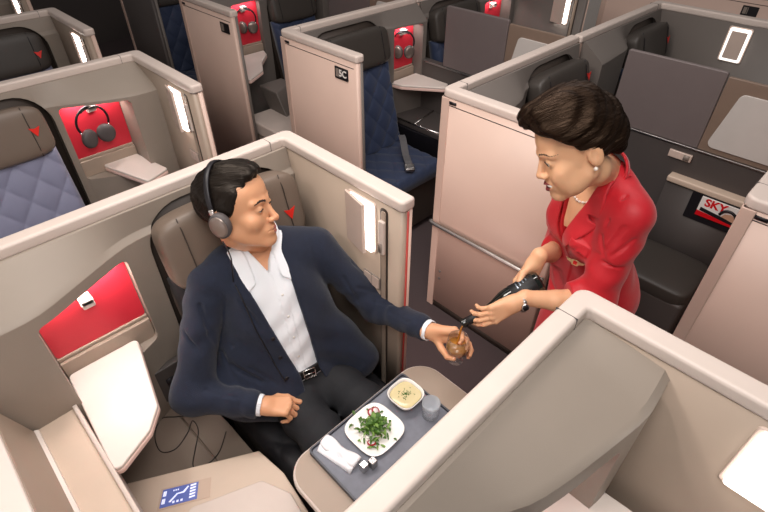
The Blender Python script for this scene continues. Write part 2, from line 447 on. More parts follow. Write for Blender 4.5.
def emblem_mesh(mtx, w=.045):
    """the small red triangular widget: two facets meeting at a notch"""
    b = bmesh.new()
    for a in ([(-w/2, .3*w), (0, .62*w), (0, .12*w), (-.1*w, .1*w)], [(w/2, .3*w), (0, .62*w), (0, .12*w), (.1*w, .1*w)]):
        pass
    w *= 1.1; pts = [(0, -.5*w), (w*.5, .42*w), (0, .27*w), (-w*.5, .42*w)]
    prism(b, pts, 0, .002, 2, lambda x, y, z: mtx @ Vector((x, y, z)))
    pts = [(0, .22*w), (w*.4, .42*w), (-w*.4, .42*w)]
    return b

def make_seat(S, uc, w, label, cloth, leather, back=True, emb=None, hz=1.16, hd=.145, emb_side=1, cushion=True, belt=False, hh=.122, ccloth=None):
    """reclined seat: cushion, quilted backrest, headrest with wings and emblem"""
    sg = S.sg; base = S.P(uc, .45, 0)
    r = empty('seat', base, label, 'seat')
    ux = Vector((sg, 0, 0)); fw = Vector((0, -1, 0)); up = Vector((0, 0, 1))
    tilt = R(14)
    n = (fw*math.cos(tilt)+up*math.sin(tilt)); t = (up*math.cos(tilt)-fw*math.sin(tilt))
    if sg > 0: xx = t.cross(n)
    else: xx = t.cross(n)
    if back:
        b = bmesh.new(); c = S.P(uc, .235, .77); quilted(b, w, .62, .085, frame(c-n*.05, xx, t, n)); bmobj('backrest', b, cloth, r)
        b = bmesh.new(); superbox(b, w*.5, .3, .04, frame(c-n*.07, xx, t, n), 8); bmobj('back_shell', b, M['recess'], r)
    b = bmesh.new(); hc = S.P(uc, hd, hz)
    superbox(b, w*.5, hh, .06, frame(hc, xx, t, n), 5.5, 26)
    h = bmobj('headrest', b, leather, r)
    for k in (-1, 1):        # stitched wing seams
        b = bmesh.new(); pts = [hc+xx*(k*w*.36)+t*(hh*(q/6-1)*.96)+n*(.0605 if abs(q/6-1) < .8 else .05) for q in range(13)]
        tube(b, pts, .0022, 6); bmobj('seam', b, M['recess'] if leather is M['leather'] else M['black'], h)
    if emb is not None:
        mt = frame(hc+xx*(emb[0])+t*emb[1]+n*.0605, xx, t, n); bmobj('emblem', emblem_mesh(mt), M['emblem'], h, smooth=False)
    if cushion:
        b = bmesh.new(); nn = up; quilted(b, w, .5, .1, frame(S.P(uc, .5, .405), xx, Vector((0, 1, 0)) if True else fw, nn), nu=70, nv=70); bmobj('cushion', b, ccloth or cloth, r)
        b = bmesh.new(); box(b, uc-w/2+.02, uc+w/2-.02, .24, .72, .05, .415, S.P); bmobj('seat_base', b, M['recess'], r, bevel=.01)
    return r

# --- window side suites (seats alternate between window and aisle)
WINDOW_A = [(.058, .10), (.16, .105), (.62, .085), (.70, .085), (.78, .115), (1.03, .235), (1.28, .24)]
WINDOW_W = [(.058, .262), (.19, .262), (.36, .19), (.50, .115), (.56, .10), (1.28, .10)]
FORE_W = [(.058, .275, 1.315), (.075, .278, 1.305), (.135, .285), (.39, .235), (.52, .20), (.58, .15), (1.28, .12)]
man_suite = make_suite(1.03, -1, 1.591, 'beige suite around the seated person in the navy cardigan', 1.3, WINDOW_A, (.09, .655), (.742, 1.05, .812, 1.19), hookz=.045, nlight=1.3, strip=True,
                       table=[(1.048, .085), (.805, .085), (.881, .411), (.939, .478), (1.074, .545)])
left_suite = make_suite(1.03, -1, 2.94, 'beige suite behind the seated person, with headphones in its red niche', 1.3, WINDOW_W, (.535, 1.2), (.2, .505, .812, 1.215), nlight=.9,
                        table=[(.402, .075), (.207, .07), (.157, .367), (.296, .421)])
far_left_suite = make_suite(1.01, -1, 4.19, 'beige suite at the top left corner, dark headrest with red mark', 1.3, WINDOW_A, (.14, .72), (.8, 1.05, .812, 1.19), table=None)
fore_suite = make_suite(1.03, -1, .328, 'large beige suite filling the lower right foreground', 1.3, FORE_W, (.585, 1.2), (.2, .505, .80, 1.15),
                        table=[(.13, .14), (.46, .12), (.46, .2), (.42, .5), (.24, .54), (.11, .5)], cover=False, hook=False, L=.72)
hind_suite = make_suite(1.01, -1, 5.44, 'rearmost window suite showing only at the top left edge', 1.3, WINDOW_W, (.535, 1.2), (.2, .505, .812, 1.215), hook=False)
make_seat(left_suite, .87, .58, 'lavender quilted seat with grey leather headrest, left of the red niche', M['quilt'], M['leather'], emb=(.225, .0))
make_seat(far_left_suite, .46, .56, 'seat at the top left, dark leather headrest above lavender quilting', M['quilt'], M['leatherdk'], emb=(.22, -.02))
make_seat(man_suite, .372, .55, 'taupe leather seat of the person in the navy cardigan', M['seatblack'], M['leather'], emb=(.2, -.02), hd=.15, hz=1.155, hh=.14, ccloth=M['seatblack'])

# --- centre suites
C_W = [(.058, .2), (.3, .2), (.45, .17), (.55, .11), (.62, .1), (1.15, .1)]
C_A = [(.058, .10), (.16, .10), (.76, .09), (.83, .12), (1.15, .17)]
w_suite = make_suite(1.784, 1, 1.44, 'pinkish beige suite right behind the person in red, with a metal rail on its side', 1.15, C_W, (.58, 1.12), None, L=.71, shellm='shellc', lamp=False, slot=False, latch=False, rail=True)
w_far = make_suite(4.09, -1, 1.426, 'far half of the centre suite, with a glowing lamp on its side wall', 1.15, [(.058, .1), (.62, .1), (.72, .17), (1.12, .2)], (.09, .6), None, shellm='shellc', latch=False, lampd=.515, cover='inset', L=1.0)
c5 = make_suite(1.784, 1, 2.71, 'beige suite with the 5C plate on its side panel', 1.15, C_A, (.15, .775), (.86, 1.115, .812, 1.22), L=.69, shellm='shellc', lamp=False, slot=False, latch=False, plate=('5C', .56),
                table=[(.84, .1), (1.13, .1), (1.13, .42), (1.05, .46), (.86, .2)])
c5_far = make_suite(4.09, -1, 2.71, 'far half of the centre suite beyond the 5C seat', 1.15, [(.058, .17), (.4, .12), (.5, .1), (1.12, .1)], (.53, 1.08), (.1, .4, .812, 1.22), shellm='shellc', latch=False, L=.8)
c4 = make_suite(1.784, 1, 3.98, 'beige suite with a number plate, left of the 5C suite', 1.15, [(.058, .14), (.34, .14), (.45, .13), (.62, .11), (1.15, .1)], (.68, 1.13), (.34, .61, .812, 1.24), L=.73, shellm='shellc', lamp=False, slot=False, latch=False, plate=('', .62),
                table=[(.36, .1), (.6, .1), (.56, .2), (.42, .34), (.32, .5), (.13, .61), (.1, .4)])
c4_far = make_suite(4.09, -1, 3.98, 'far half of the centre suite at the top middle', 1.15, [(.058, .1), (.62, .1), (.72, .17), (1.12, .2)], (.09, .6), None, shellm='shellc', latch=False, L=.9)
c3 = make_suite(1.784, 1, 5.18, 'suite with a shade-coloured side panel at the top, left of the 4C suite', 1.15, C_A, (.15, .775), (.86, 1.115, .812, 1.22), L=.69, shellm='shellc', outer='dark', lamp=False, slot=False, latch=False, hook=False)  # side panel charcoal instead of beige: its shade is in the colour
f5 = make_suite(4.8, 1, 2.15, 'pale suite wall across the far aisle, along the top right edge', 1.3, [(.058, .1), (1.3, .1)], (.3, .8), None, L=1.3, lamp=False, slot=False, latch=False, hook=False, plate=('', 1.15))
c6 = make_suite(1.784, 1, .17, 'pinkish beige suite wall at the right edge of the picture', 1.15, C_A, (.15, .775), None, L=.8, shellm='shellc', lamp=False, slot=False, latch=False, hook=False)
make_seat(w_suite, .86, .52, 'dark leather seat above the head of the person in red', M['quiltnavy'], M['leatherdk'], emb=(.215, .02))
make_seat(w_far, .36, .5, 'dark leather seat at the top right, beyond the divider', M['quiltnavy'], M['leatherdk'], emb=(.2, .0))
make_seat(c5, .465, .58, 'navy quilted seat behind the 5C panel', M['quiltnavy'], M['leatherdk'], emb=None)
make_seat(c5_far, .8, .54, 'dark seat beyond the divider of the 5C suite', M['quiltnavy'], M['leatherdk'], emb=None)
make_seat(c4, .905, .44, 'navy quilted seat at the top, right of the red niche', M['quiltnavy'], M['leatherdk'], emb=(.2, .02))
make_seat(c4_far, .36, .5, 'dark seat at the top edge beyond the dividers', M['quiltnavy'], M['leatherdk'])
make_seat(c3, .465, .58, 'navy seat left of the 4C panel', M['quiltnavy'], M['leatherdk'])

def divider(S, y_back, pocket=False, u=1.15):
    """privacy divider between the two centre seats"""
    P = S.P; z1 = T+.004
    d0 = S.yk-y_back
    r = S.root
    b = S.bm(); prism(b, [(.09, .40), (1.25, .40), (1.25, .965), (.09, .965)], u-.03, u+.03, 0, P); S.add('divider_base', b, M['dark'], bevel=.005)
    b = S.bm(); prism(b, rrect(.36, .86, .965, z1, .012), u-.03, u-.005, 0, P); S.add('divider_panel', b, M['divider'], bevel=.006)
    b = S.bm(); prism(b, [(.86, .965), (1.25, .965), (1.25, z1-.02), (.865, z1-.02)], u-.027, u-.005, 0, P); f = S.add('divider_frame', b, M['dividerb'], bevel=.004)
    b = S.bm(); prism(b, rounded([(.89, .995), (1.24, .995), (1.24, 1.29), (.95, 1.29)], .03), u-.036, u-.026, 0, P); S.add('sliding_window', b, M['glossy'], f, bevel=.003)
    b = S.bm(); box(b, u-.04, u-.028, .2, 1.25, .955, .965, P); S.add('divider_trim', b, M['steel'], bevel=.002)
    b = S.bm(); box(b, u-.046, u-.03, .74, .86, .885, .925, P); q = S.add('control_panel', b, M['lampcover'], bevel=.003)
    b = S.bm(); box(b, u-.049, u-.046, .82, .85, .89, .92, P); S.add('control_button', b, M['button'], q)
    return f
divider(w_suite, 1.426); divider(c5, 2.674); divider(c4, 3.93)
# ------------------------------------------------------------------ fittings of the single suites
def P3(u, v, z): return Vector((u, v, z))
S = man_suite
# window console of the man's suite: ledge, sloping side panel, window shelf
b = bmesh.new(); box(b, -.158, -.045, .62, 1.40, .80, .85, P3); S.add('window_ledge', b, M['light'], bevel=.006)
b = bmesh.new(); box(b, -.05, -.036, .62, 1.36, .60, .862, P3); S.add('ledge_rail', b, M['rim'], bevel=.004)
b = bmesh.new(); prism(b, [(-.158, .0), (-.158, .86), (-.205, 1.04), (-.30, 1.04), (-.30, 0)], .62, 1.34, 1, P3); S.add('sidewall_panel', b, M['taupe'], bevel=.006)
b = bmesh.new(); prism(b, [(-.150, .845), (-.150, .866), (-.162, .872), (-.162, .845)], .62, 1.34, 1, P3); S.add('sidewall_trim', b, M['white'], bevel=.002)
b = bmesh.new(); prism(b, [(-.207, 1.035), (-.207, 1.055), (-.60, 1.065), (-.60, 1.035)], .62, 1.36, 1, P3); S.add('window_shelf', b, M['white'], bevel=.006)
# low leather topped console with two seams
b = bmesh.new(); prism(b, [(-.16, 1.48), (.338, 1.48), (.355, 1.24), (.357, 1.017), (-.035, 1.232), (-.16, 1.30)], 0, .44, 2, P3); S.add('side_console', b, M['taupe'])
cp = []
for a in ([(-.158, 1.478), (.228, 1.478), (.236, 1.086), (-.035, 1.235), (-.158, 1.302)], [(.232, 1.478), (.336, 1.478), (.353, 1.24), (.354, 1.022), (.240, 1.084)]):
    b = bmesh.new(); prism(b, a, .44, .456, 2, P3); S.add('console_pad', b, M['tile'], bevel=.004, seg=3)
# forward console carrying the control screen
b = bmesh.new(); prism(b, [(-.045, 1.225), (-.035, 1.228), (.357, 1.012), (.372, .88), (.345, .66), (-.045, .66)], 0, .53, 2, P3); fc = S.add('front_console', b, M['light'], bevel=.008, seg=3)
b = bmesh.new(); prism(b, rounded([(.06, 1.00), (.30, .905), (.345, .80), (.325, .67), (.03, .67)], .025), .53, .542, 2, P3); S.add('console_lid', b, M['rim'], fc, bevel=.005)
A, B, C_, D_ = Vector((.042, 1.115, .5305)), Vector((.143, 1.058, .5305)), Vector((.109, 1.009, .5305)), Vector((.004, 1.066, .5305))
def quad(name, pts, m, parent, h=.002):
    b = bmesh.new(); lo = [b.verts.new(p) for p in pts]; hi = [b.verts.new(p+Vector((0, 0, h))) for p in pts]
    for i in range(len(pts)):
        j = (i+1) % len(pts); b.faces.new((lo[i], lo[j], hi[j], hi[i]))
    b.faces.new(lo[::-1]); b.faces.new(hi); return S.add(name, b, m, parent, smooth=False)
def qp(s, t, z=0): return A.lerp(B, s).lerp(D_.lerp(C_, s), t)+Vector((0, 0, z))
M['screen'] = mat('blue_lit_screen', '#5763a0', .25, emit='#5a68a8', estr=.35)
M['icon'] = mat('pale_screen_icon', '#d8dcf5', .3, emit='#d5daf5', estr=.5)
M['bezel'] = mat('beige_bezel', '#bfa795', .4)
quad('screen_bezel', [qp(-.06, -.1), qp(1.36, -.1), qp(1.36, 1.1), qp(-.06, 1.1)], M['bezel'], fc, .0012)
sc = quad('control_screen', [qp(0, 0, .001), qp(1, 0, .001), qp(1, 1, .001), qp(0, 1, .001)], M['screen'], fc)
def icon(pts): quad('screen_icon', [qp(x, y, .003) for x, y in pts], M['icon'], sc, .0006)
icon([(.22, .78), (.28, .82), (.46, .42), (.41, .38)]); icon([(.41, .38), (.44, .45), (.62, .45), (.60, .36)]); icon([(.58, .36), (.63, .45), (.74, .14), (.70, .1)])
for q in range(3): icon([(.30+q*.06, .14), (.335+q*.06, .14), (.335+q*.06, .22), (.30+q*.06, .22)])
for q in range(3): icon([(.33+q*.11, .78), (.39+q*.11, .78), (.39+q*.11, .9), (.33+q*.11, .9)])
for q in range(5): icon([(.78, .08+q*.17), (.94, .06+q*.17), (.94, .15+q*.17), (.78, .19+q*.17)])
for q in range(2): icon([(.03, .12+q*.42), (.12, .12+q*.42), (.12, .4+q*.42), (.03, .4+q*.42)])
# socket panel in the nook under the table
b = bmesh.new(); box(b, .2, .36, 1.46, 1.49, .5, .68, P3); so = S.add('socket_panel', b, M['dark'], bevel=.004)
for q in range(2):
    b = bmesh.new(); box(b, .245+q*.06, .275+q*.06, 1.455, 1.46, .57, .62, P3); S.add('socket', b, M['black'], so)
b = bmesh.new(); prism(b, [(.0, 1.49), (.2, 1.49), (.2, 1.46), (.02, 1.42)], .6, .816, 2, P3); S.add('table_bracket', b, M['taupe'], bevel=.004)
# fold out tray table arm
def tray_table():
    t = empty('tray_table', (.66, .55, 0), 'beige fold-out tray table with pale edge in front of the seated person', 'table')
    out = rounded([(.335, .30), (.985, .30), (.985, .805), (.335, .805)], [.02, .02, .10, .09], 10)
    b = bmesh.new(); prism(b, out, .672, .70, 2, P3); bmobj('table_edge', b, M['rim'], t, bevel=.008, seg=3)
    cx, cy = .66, .55
    inn = rounded([(.343, .31), (.977, .31), (.977, .797), (.343, .797)], [.02, .02, .092, .082], 10)
    b = bmesh.new(); prism(b, inn, .699, .7025, 2, P3); bmobj('table_surface', b, M['taupe'], t, smooth=False)
    b = bmesh.new(); box(b, .45, .6, .325, .4, .56, .673, P3); bmobj('table_arm', b, M['steel'], t, bevel=.008)
    return t
tray_table()

# foreground suite: inner seat cheek, wall pocket
S = fore_suite
b = bmesh.new(); prism(b, [(.13, .28), (.165, .28), (.14, .62), (.11, .62)], .78, .83, 2, S.P); S.add('table_rail', b, M['steel'], bevel=.004)

# metal rail, catch lights and lower groove on the suite behind the woman
S = w_suite
b = bmesh.new()
tube(b, smoothpath([S.P(-.002, .004, .622), S.P(-.016, .03, .622), S.P(-.016, .35, .628), S.P(-.016, .66, .632), S.P(-.002, .69, .632)], 6), .011, 10)
S.add('side_rail', b, M['steel'])
for z, m in ((.245, 'emblem'), (.3, 'screen')):
    b = bmesh.new(); lathe(b, [(0, 0), (.008, 0), (.008, .004), (0, .005)], 12, frame(S.P(.003, .085, z), Vector((0, 1, 0)), Vector((0, 0, 1)), Vector((-1, 0, 0)))); S.add('indicator_button', b, M['steel'])
# console with a light ledge and a magazine pocket on the divider
b = bmesh.new(); box(b, 1.06, 1.14, .79, 1.27, .765, .80, S.P); lg = S.add('console_ledge', b, M['light'], bevel=.008)
b = bmesh.new(); box(b, 1.075, 1.14, .79, 1.27, .0, .765, S.P); S.add('console_side', b, M['dark'])
b = bmesh.new(); box(b, 1.066, 1.078, .94, 1.27, .60, .765, S.P); S.add('magazine_pocket', b, M['black'], bevel=.003)
b = bmesh.new(); box(b, .62, 1.0, .80, 1.2, .0, .36, S.P); ot = S.add('ottoman', b, M['dark'], bevel=.02)
b = bmesh.new(); superbox(b, .19, .2, .05, frame(S.P(.81, 1.0, .38), Vector((1, 0, 0)), Vector((0, 1, 0)), Vector((0, 0, 1))), 7); S.add('ottoman_cushion', b, M['leatherdk'], ot)
# the magazine in the pocket
M['paper'] = mat('white_cover_paper', '#e9e4e0', .35); M['coverred'] = mat('red_cover_print', '#d4101d', .35); M['covertan'] = mat('tan_cover_print', '#c79a80', .4)
y0, y1, z0, z1 = .445, .232, .655, .757; xm = S.P(1.066, 0, 0).x
def mq(t, h): return (y0+(y1-y0)*t, z0+(z1-z0)*h)
mg = empty('magazine', (xm-.01, .34, .655), 'white magazine with red title in the pocket, beside the shoulder of the person in red', 'magazine')
def mpart(name, pts, x0, x1, m, parent, **k):
    b = bmesh.new(); prism(b, [mq(*p) for p in pts], x0, x1, 0); return bmobj(name, b, m, parent, smooth=False, **k)
pg = mpart('pages', [(0, -.1), (1, -.1), (1, 1), (0, 1)], xm-.012, xm-.002, M['paper'], mg)
mpart('cover', [(0, -.1), (1, -.1), (1, 1), (0, 1)], xm-.0135, xm-.012, M['paper'], mg)
mt = frame(Vector((xm-.0137, *mq(.36, .74))), Vector((0, -1, 0)), Vector((0, 0, 1)), Vector((-1, 0, 0)))
link('title', text_mesh('SKY', .062, mt, .0006, .0022), M['coverred'], mg, smooth=False)
mpart('red_band', [(0.0, -.1), (.98, -.1), (.98, .02), (.0, .2)], xm-.0145, xm-.0135, M['coverred'], mg)
mpart('black_band', [(0.06, .22), (.62, .08), (.98, .0), (.98, .14), (.62, .28), (.06, .42)], xm-.0148, xm-.0135, M['black'], mg)
mpart('cover_portrait', [(.55, .25), (.62, .5), (.74, .58), (.86, .48), (.88, .22), (.7, .15)], xm-.0147, xm-.0135, M['covertan'], mg)
b = bmesh.new(); tube(b, [Vector((xm-.0145, *mq(.70+.19*math.cos(a), .32+.42*math.sin(a)))) for a in [R(-10+q*20) for q in range(10)]], .008, 6); bmobj('portrait_hair', b, M['black'], mg)

# 5C suite: low metal edged shelf, seat belt
S = c5
b = bmesh.new(); box(b, .84, 1.13, .1, .62, .56, .60, S.P); sh = S.add('low_shelf', b, M['dark'], bevel=.006)
b = bmesh.new(); tube(b, [S.P(.838, .12, .604), S.P(.842, .40, .604), S.P(.86, .62, .604)], .007, 8); tube(b, [S.P(.842, .36, .606), S.P(1.12, .30, .606)], .007, 8); S.add('shelf_trim', b, M['chrome'], sh)
b = bmesh.new(); prism(b, [(.82, .1), (1.13, .1), (1.13, .64), (.86, .64), (.82, .4)], 0, .56, 2, S.P); S.add('console_body', b, M['black'], bevel=.006)
sb = empty('seat_belt', (2.3, 2.1, .5), 'grey seat belt with metal buckle lying on the navy seat behind the 5C panel', 'belt')
b = bmesh.new()
for a, c, w in (((2.435, 2.30, .60), (2.24, 2.04, .532), .024),):
    a = Vector(a); c = Vector(c); sd = (c-a).cross(Vector((0, 0, 1))).normalized()
    pts = [a.lerp(c, q/8)+Vector((0, 0, .012*math.sin(q))) for q in range(9)]
    for p, q in zip(pts, pts[1:]):
        v = [b.verts.new(x) for x in (p-sd*w, p+sd*w, q+sd*w, q-sd*w, p-sd*w+Vector((0, 0, .004)), p+sd*w+Vector((0, 0, .004)), q+sd*w+Vector((0, 0, .004)), q-sd*w+Vector((0, 0, .004)))]
        for f in ((0, 1, 2, 3), (4, 7, 6, 5), (0, 4, 5, 1), (1, 5, 6, 2), (2, 6, 7, 3), (3, 7, 4, 0)): b.faces.new([v[i] for i in f])
M['webbing'] = mat('grey_webbing', '#5b5a5c', .7, bump=.2)
bmobj('strap', b, M['webbing'], sb, smooth=False)
b = bmesh.new(); d = (Vector((2.24, 2.04, .532))-Vector((2.435, 2.30, .60))).normalized(); sd = d.cross(Vector((0, 0, 1))).normalized()
superbox(b, .034, .03, .012, frame(Vector((2.225, 2.02, .535)), sd, d, sd.cross(d)), 6); bk = bmobj('buckle', b, M['steel'], sb)
b = bmesh.new(); superbox(b, .028, .012, .006, frame(Vector((2.215, 2.005, .546)), sd, d, sd.cross(d)), 6); bmobj('release_flap', b, M['chrome'], bk)

# suite left of it: rounded console and sloping footrest
S = c4
b = bmesh.new(); prism(b, rounded([(.075, .55), (.52, .55), (.52, 1.02), (.075, 1.02)], [.0, .0, .11, .02], 8), .46, .56, 2, S.P); cs = S.add('console_top', b, M['rim'], bevel=.012, seg=3)
b = bmesh.new(); prism(b, rounded([(.085, .55), (.51, .55), (.51, 1.01), (.085, 1.01)], [.0, .0, .1, .02], 8), 0, .46, 2, S.P); S.add('console_body', b, M['taupe'])
b = bmesh.new(); prism(b, [(.3, .56), (.52, .56), (.52, .7), (.3, .8)], .53, .72, 2, lambda u, d, z: S.P(u, d-(z-.56)*.8*(1 if z > .6 else 0), z)); S.add('footrest_panel', b, M['shellc'], bevel=.01)
b = bmesh.new(); box(b, .49, .515, .92, .96, .50, .53, S.P); S.add('console_catch', b, M['black'], cs)

# ------------------------------------------------------------------ headphones hanging on the hooks
M['cup'] = mat('grey_ear_cushion', '#4f4a4a', .55); M['cupface'] = mat('taupe_metal_ear_cup', '#8b7f78', .3, metal=.6)
def ring_pts(c, ax, ay, r, a0, a1, n): return [c+ax*(r*math.cos(a0+(a1-a0)*k/n))+ay*(r*math.sin(a0+(a1-a0)*k/n)) for k in range(n+1)]
def headphones(hang, xx, up, nn, label, turn=0.0, scale=1.0):
    """hang: top of the band; xx/up span the band plane, nn towards the viewer"""
    xx = (xx*math.cos(turn)+nn*math.sin(turn)).normalized(); nn = xx.cross(up)
    r = empty('headphones', hang, label, 'headphones', 'headphones hanging in red niches')
    rad = .072*scale; c = hang-up*rad
    b = bmesh.new(); pts = ring_pts(c, xx, up, rad, R(-22), R(202), 26)
    tube(b, pts, .0055*scale, 8); h = bmobj('headband', b, M['black'], r)
    b = bmesh.new(); tube(b, ring_pts(c, xx, up, rad-.006*scale, R(55), R(125), 10), .006*scale, 8); bmobj('band_padding', b, M['cup'], h)
    for s, e in ((1, pts[0]), (-1, pts[-1])):
        b = bmesh.new(); tube(b, [e, e-up*.022*scale-xx*s*.004], .0045*scale, 8); bmobj('slider', b, M['chrome'], r)
        cc = e-up*.040*scale-xx*s*.026*scale; ax = (xx*s*.35+nn*.9).normalized(); ay = up; az = ax.cross(ay)
        b = bmesh.new(); lathe(b, [(0, -.02), (.022, -.02), (.033, -.014), (.036, -.002), (.033, .008), (0, .008)], 26, frame(cc, az*scale*1.12, ay*1.25*scale, ax*scale)); cu = bmobj('ear_cup', b, M['cup'], r)
        b = bmesh.new(); lathe(b, [(0, .0125), (.022, .0125), (.031, .008), (.031, .006)], 26, frame(cc, az*scale*1.12, ay*1.25*scale, ax*scale)); bmobj('cup_plate', b, M['cupface'], cu)
    return r
Y = Vector((0, -1, 0)); Z1 = Vector((0, 0, 1)); X1 = Vector((1, 0, 0))
headphones(left_suite.P(.372, .108, 1.186), -X1, Z1, Vector((0, -1, 0)), 'black headphones with taupe cups hanging in the niche behind the seated person', 0.15, 1.15)
headphones(c5.P(.97, .108, 1.185), X1, Z1, Vector((0, -1, 0)), 'headphones in the red niche beside the 5C seat', .75, 1.05)
headphones(c4.P(.475, .108, 1.2), X1, Z1, Vector((0, -1, 0)), 'headphones in the red niche at the top, left of the 5C panel', .75, 1.05)

# ------------------------------------------------------------------ meal on the tray
TZ = .7025
M['mat'] = mat('blue_grey_tray_cloth', '#71747e', .6, vary=.22, nscale=40); M['trayedge'] = mat('dark_grey_tray', '#4b4d55', .4)
t = empty('serving_tray', (.66, .59, TZ), 'blue grey cloth lined serving tray holding the meal', 'tray')
b = bmesh.new(); prism(b, rounded([(.43, .35), (.87, .35), (.87, .788), (.43, .788)], .012), TZ, TZ+.012, 2); bmobj('tray_body', b, M['trayedge'], t, bevel=.003)
b = bmesh.new()
oo = rounded([(.43, .35), (.87, .35), (.87, .788), (.43, .788)], .012); ii = rounded([(.436, .356), (.864, .356), (.864, .782), (.436, .782)], .010)
lo = [b.verts.new((*p, TZ+.012)) for p in oo]; hi = [b.verts.new((*p, TZ+.022)) for p in oo]; li = [b.verts.new((*p, TZ+.012)) for p in ii]; hj = [b.verts.new((*p, TZ+.022)) for p in ii]
for i in range(len(oo)):
    j = (i+1) % len(oo)
    for q in ((lo[i], lo[j], hi[j], hi[i]), (li[j], li[i], hj[i], hj[j]), (hi[i], hi[j], hj[j], hj[i]), (lo[j], lo[i], li[i], li[j])): b.faces.new(q)
bmobj('tray_lip', b, M['trayedge'], t, bevel=.001)
b = bmesh.new(); prism(b, rounded([(.438, .358), (.862, .358), (.862, .78), (.438, .78)], .01), TZ+.0121, TZ+.014, 2); bmobj('tray_cloth', b, M['mat'], t, smooth=False)
MZ = TZ+.0142
M['china'] = mat('white_china', '#f3f0ec', .15, vary=.01, coat=.4)
def loft(bm, rings):
    vs = [[bm.verts.new(p) for p in r] for r in rings]; n = len(vs[0])
    for a, c in zip(vs, vs[1:]):
        for k in range(n): bm.faces.new((a[k], a[(k+1) % n], c[(k+1) % n], c[k]))
    bm.faces.new(vs[0][::-1]); bm.faces.new(vs[-1])
def squircle(cx, cy, r, z, rot=0., e=3.6, n=48, sx=1., sy=1.):
    out = []
    for k in range(n):
        a = 2*math.pi*k/n; c, s = math.cos(a), math.sin(a)
        x = math.copysign(abs(c)**(2/e), c)*r*sx; y = math.copysign(abs(s)**(2/e), s)*r*sy
        out.append(Vector((cx+x*math.cos(rot)-y*math.sin(rot), cy+x*math.sin(rot)+y*math.cos(rot), z)))
    return out
px_, py_ = .634, .690
b = bmesh.new(); loft(b, [squircle(px_, py_, r, MZ+z, .02) for r, z in ((.05, 0), (.056, .0), (.075, .008), (.084, .013), (.0855, .0145), (.084, .0155), (.074, .011), (.060, .006), (.05, .005))])
tag(bmobj('plate', b, M['china']), 'white square plate with rounded corners carrying the green salad', 'plate')
bx_, by_ = .793, .699
b = bmesh.new(); loft(b, [squircle(bx_, by_, r, MZ+z, .02, 3.2) for r, z in ((.03, 0), (.034, 0), (.045, .015), (.054, .034), (.0565, .044), (.0555, .0455), (.0535, .044), (.05, .034), (.040, .014), (.03, .007))])
tag(bmobj('soup_bowl', b, M['china']), 'small white square bowl of soup on the serving tray', 'bowl')
M['soup'] = mat('pale_yellow_soup', '#cdbf92', .25, vary=.04, coat=.3)
b = bmesh.new(); loft(b, [squircle(bx_, by_, r, MZ+z, .02, 3.2) for r, z in ((.040, .030), (.0485, .036), (.0470, .0372), (.03, .0372))])
tag(bmobj('soup', b, M['soup']), 'pale yellow cream soup filling the white bowl', 'soup', kind='stuff')
M['chive'] = mat('green_chive', '#3f6b2c', .5)
b = bmesh.new(); rr = random.Random(3)
for k in range(46):
    a = rr.uniform(0, 6.28); q = abs(rr.gauss(0, .013)); x = bx_+q*math.cos(a)*1.2; y = by_+q*math.sin(a); h = rr.uniform(0, 3.14); l = rr.uniform(.0015, .0035)
    tube(b, [(x-l*math.cos(h), y-l*math.sin(h), MZ+.0378), (x+l*math.cos(h), y+l*math.sin(h), MZ+.0388)], .0009, 6)
tag(bmobj('chopped_chives', b, M['chive']), 'chopped green chives scattered on the soup', 'herbs', kind='stuff')
# salad
M['leaf'] = mat('green_salad_leaf', '#3f641d', .45, vary=.35, nscale=60); M['leafl'] = mat('light_green_salad_leaf', '#6f9140', .45, vary=.25, nscale=60)
def leaf(bm, o, dirv, L, W, curl, rr):
    n = 7; up = Vector((0, 0, 1)); sd = dirv.cross(up).normalized(); rows = []
    for i in range(n+1):
        t = i/n; w = W*math.sin(math.pi*min(1, t*.92+.06))**.8*(1+.25*math.sin(t*22+o.x*900))
        c = o+dirv*(L*t)+up*(curl*math.sin(t*2.6)*L)
        rows.append([bm.verts.new(c-sd*w+up*w*.5), bm.verts.new(c), bm.verts.new(c+sd*w+up*w*.5)])
    for a, c in zip(rows, rows[1:]):
        for k in range(2): bm.faces.new((a[k], a[k+1], c[k+1], c[k]))
rr = random.Random(5)
b = bmesh.new(); b2 = bmesh.new()
for k in range(230):
    a = rr.uniform(0, 6.28); q = abs(rr.gauss(0, .029)); h = max(0, .036-.6*q)*rr.uniform(.1, 1)
    o = Vector((px_+q*math.cos(a)*1.15+.002, py_+q*math.sin(a)+.002, MZ+.008+h)); a2 = rr.uniform(0, 6.28)
    leaf(b if rr.random() < .68 else b2, o, Vector((math.cos(a2), math.sin(a2), rr.uniform(-.1, .5))).normalized(), rr.uniform(.014, .028), rr.uniform(.003, .0055), rr.uniform(.1, .4), rr)
sa = bmobj('salad_greens', b, M['leaf']); tag(sa, 'heap of dark green salad leaves on the white plate', 'salad', kind='stuff')
fr = bmobj('frisee_greens', b2, M['leafl']); tag(fr, 'curly light green leaves mixed through the salad', 'salad', kind='stuff')
M['crumb'] = mat('white_cheese', '#f2eee4', .5)
b = bmesh.new()
for k in range(60):
    a = rr.uniform(0, 6.28); q = rr.uniform(.026, .052); s = rr.uniform(.0018, .0045)
    superbox(b, s, s*.9, s*.7, frame(Vector((px_+q*math.cos(a)*1.05-.004, py_+q*math.sin(a)*.9, MZ+.0085+s*.5)), Vector((1, 0, 0)), Vector((0, 1, 0)), Vector((0, 0, 1))), 3, 4)
tag(bmobj('cheese_crumbs', b, M['crumb']), 'white cheese crumbs strewn around the salad', 'cheese', kind='stuff')
M['radish'] = mat('dark_red_radish_skin', '#a01020', .35); M['radishw'] = mat('white_radish_flesh', '#efe2e2', .4)
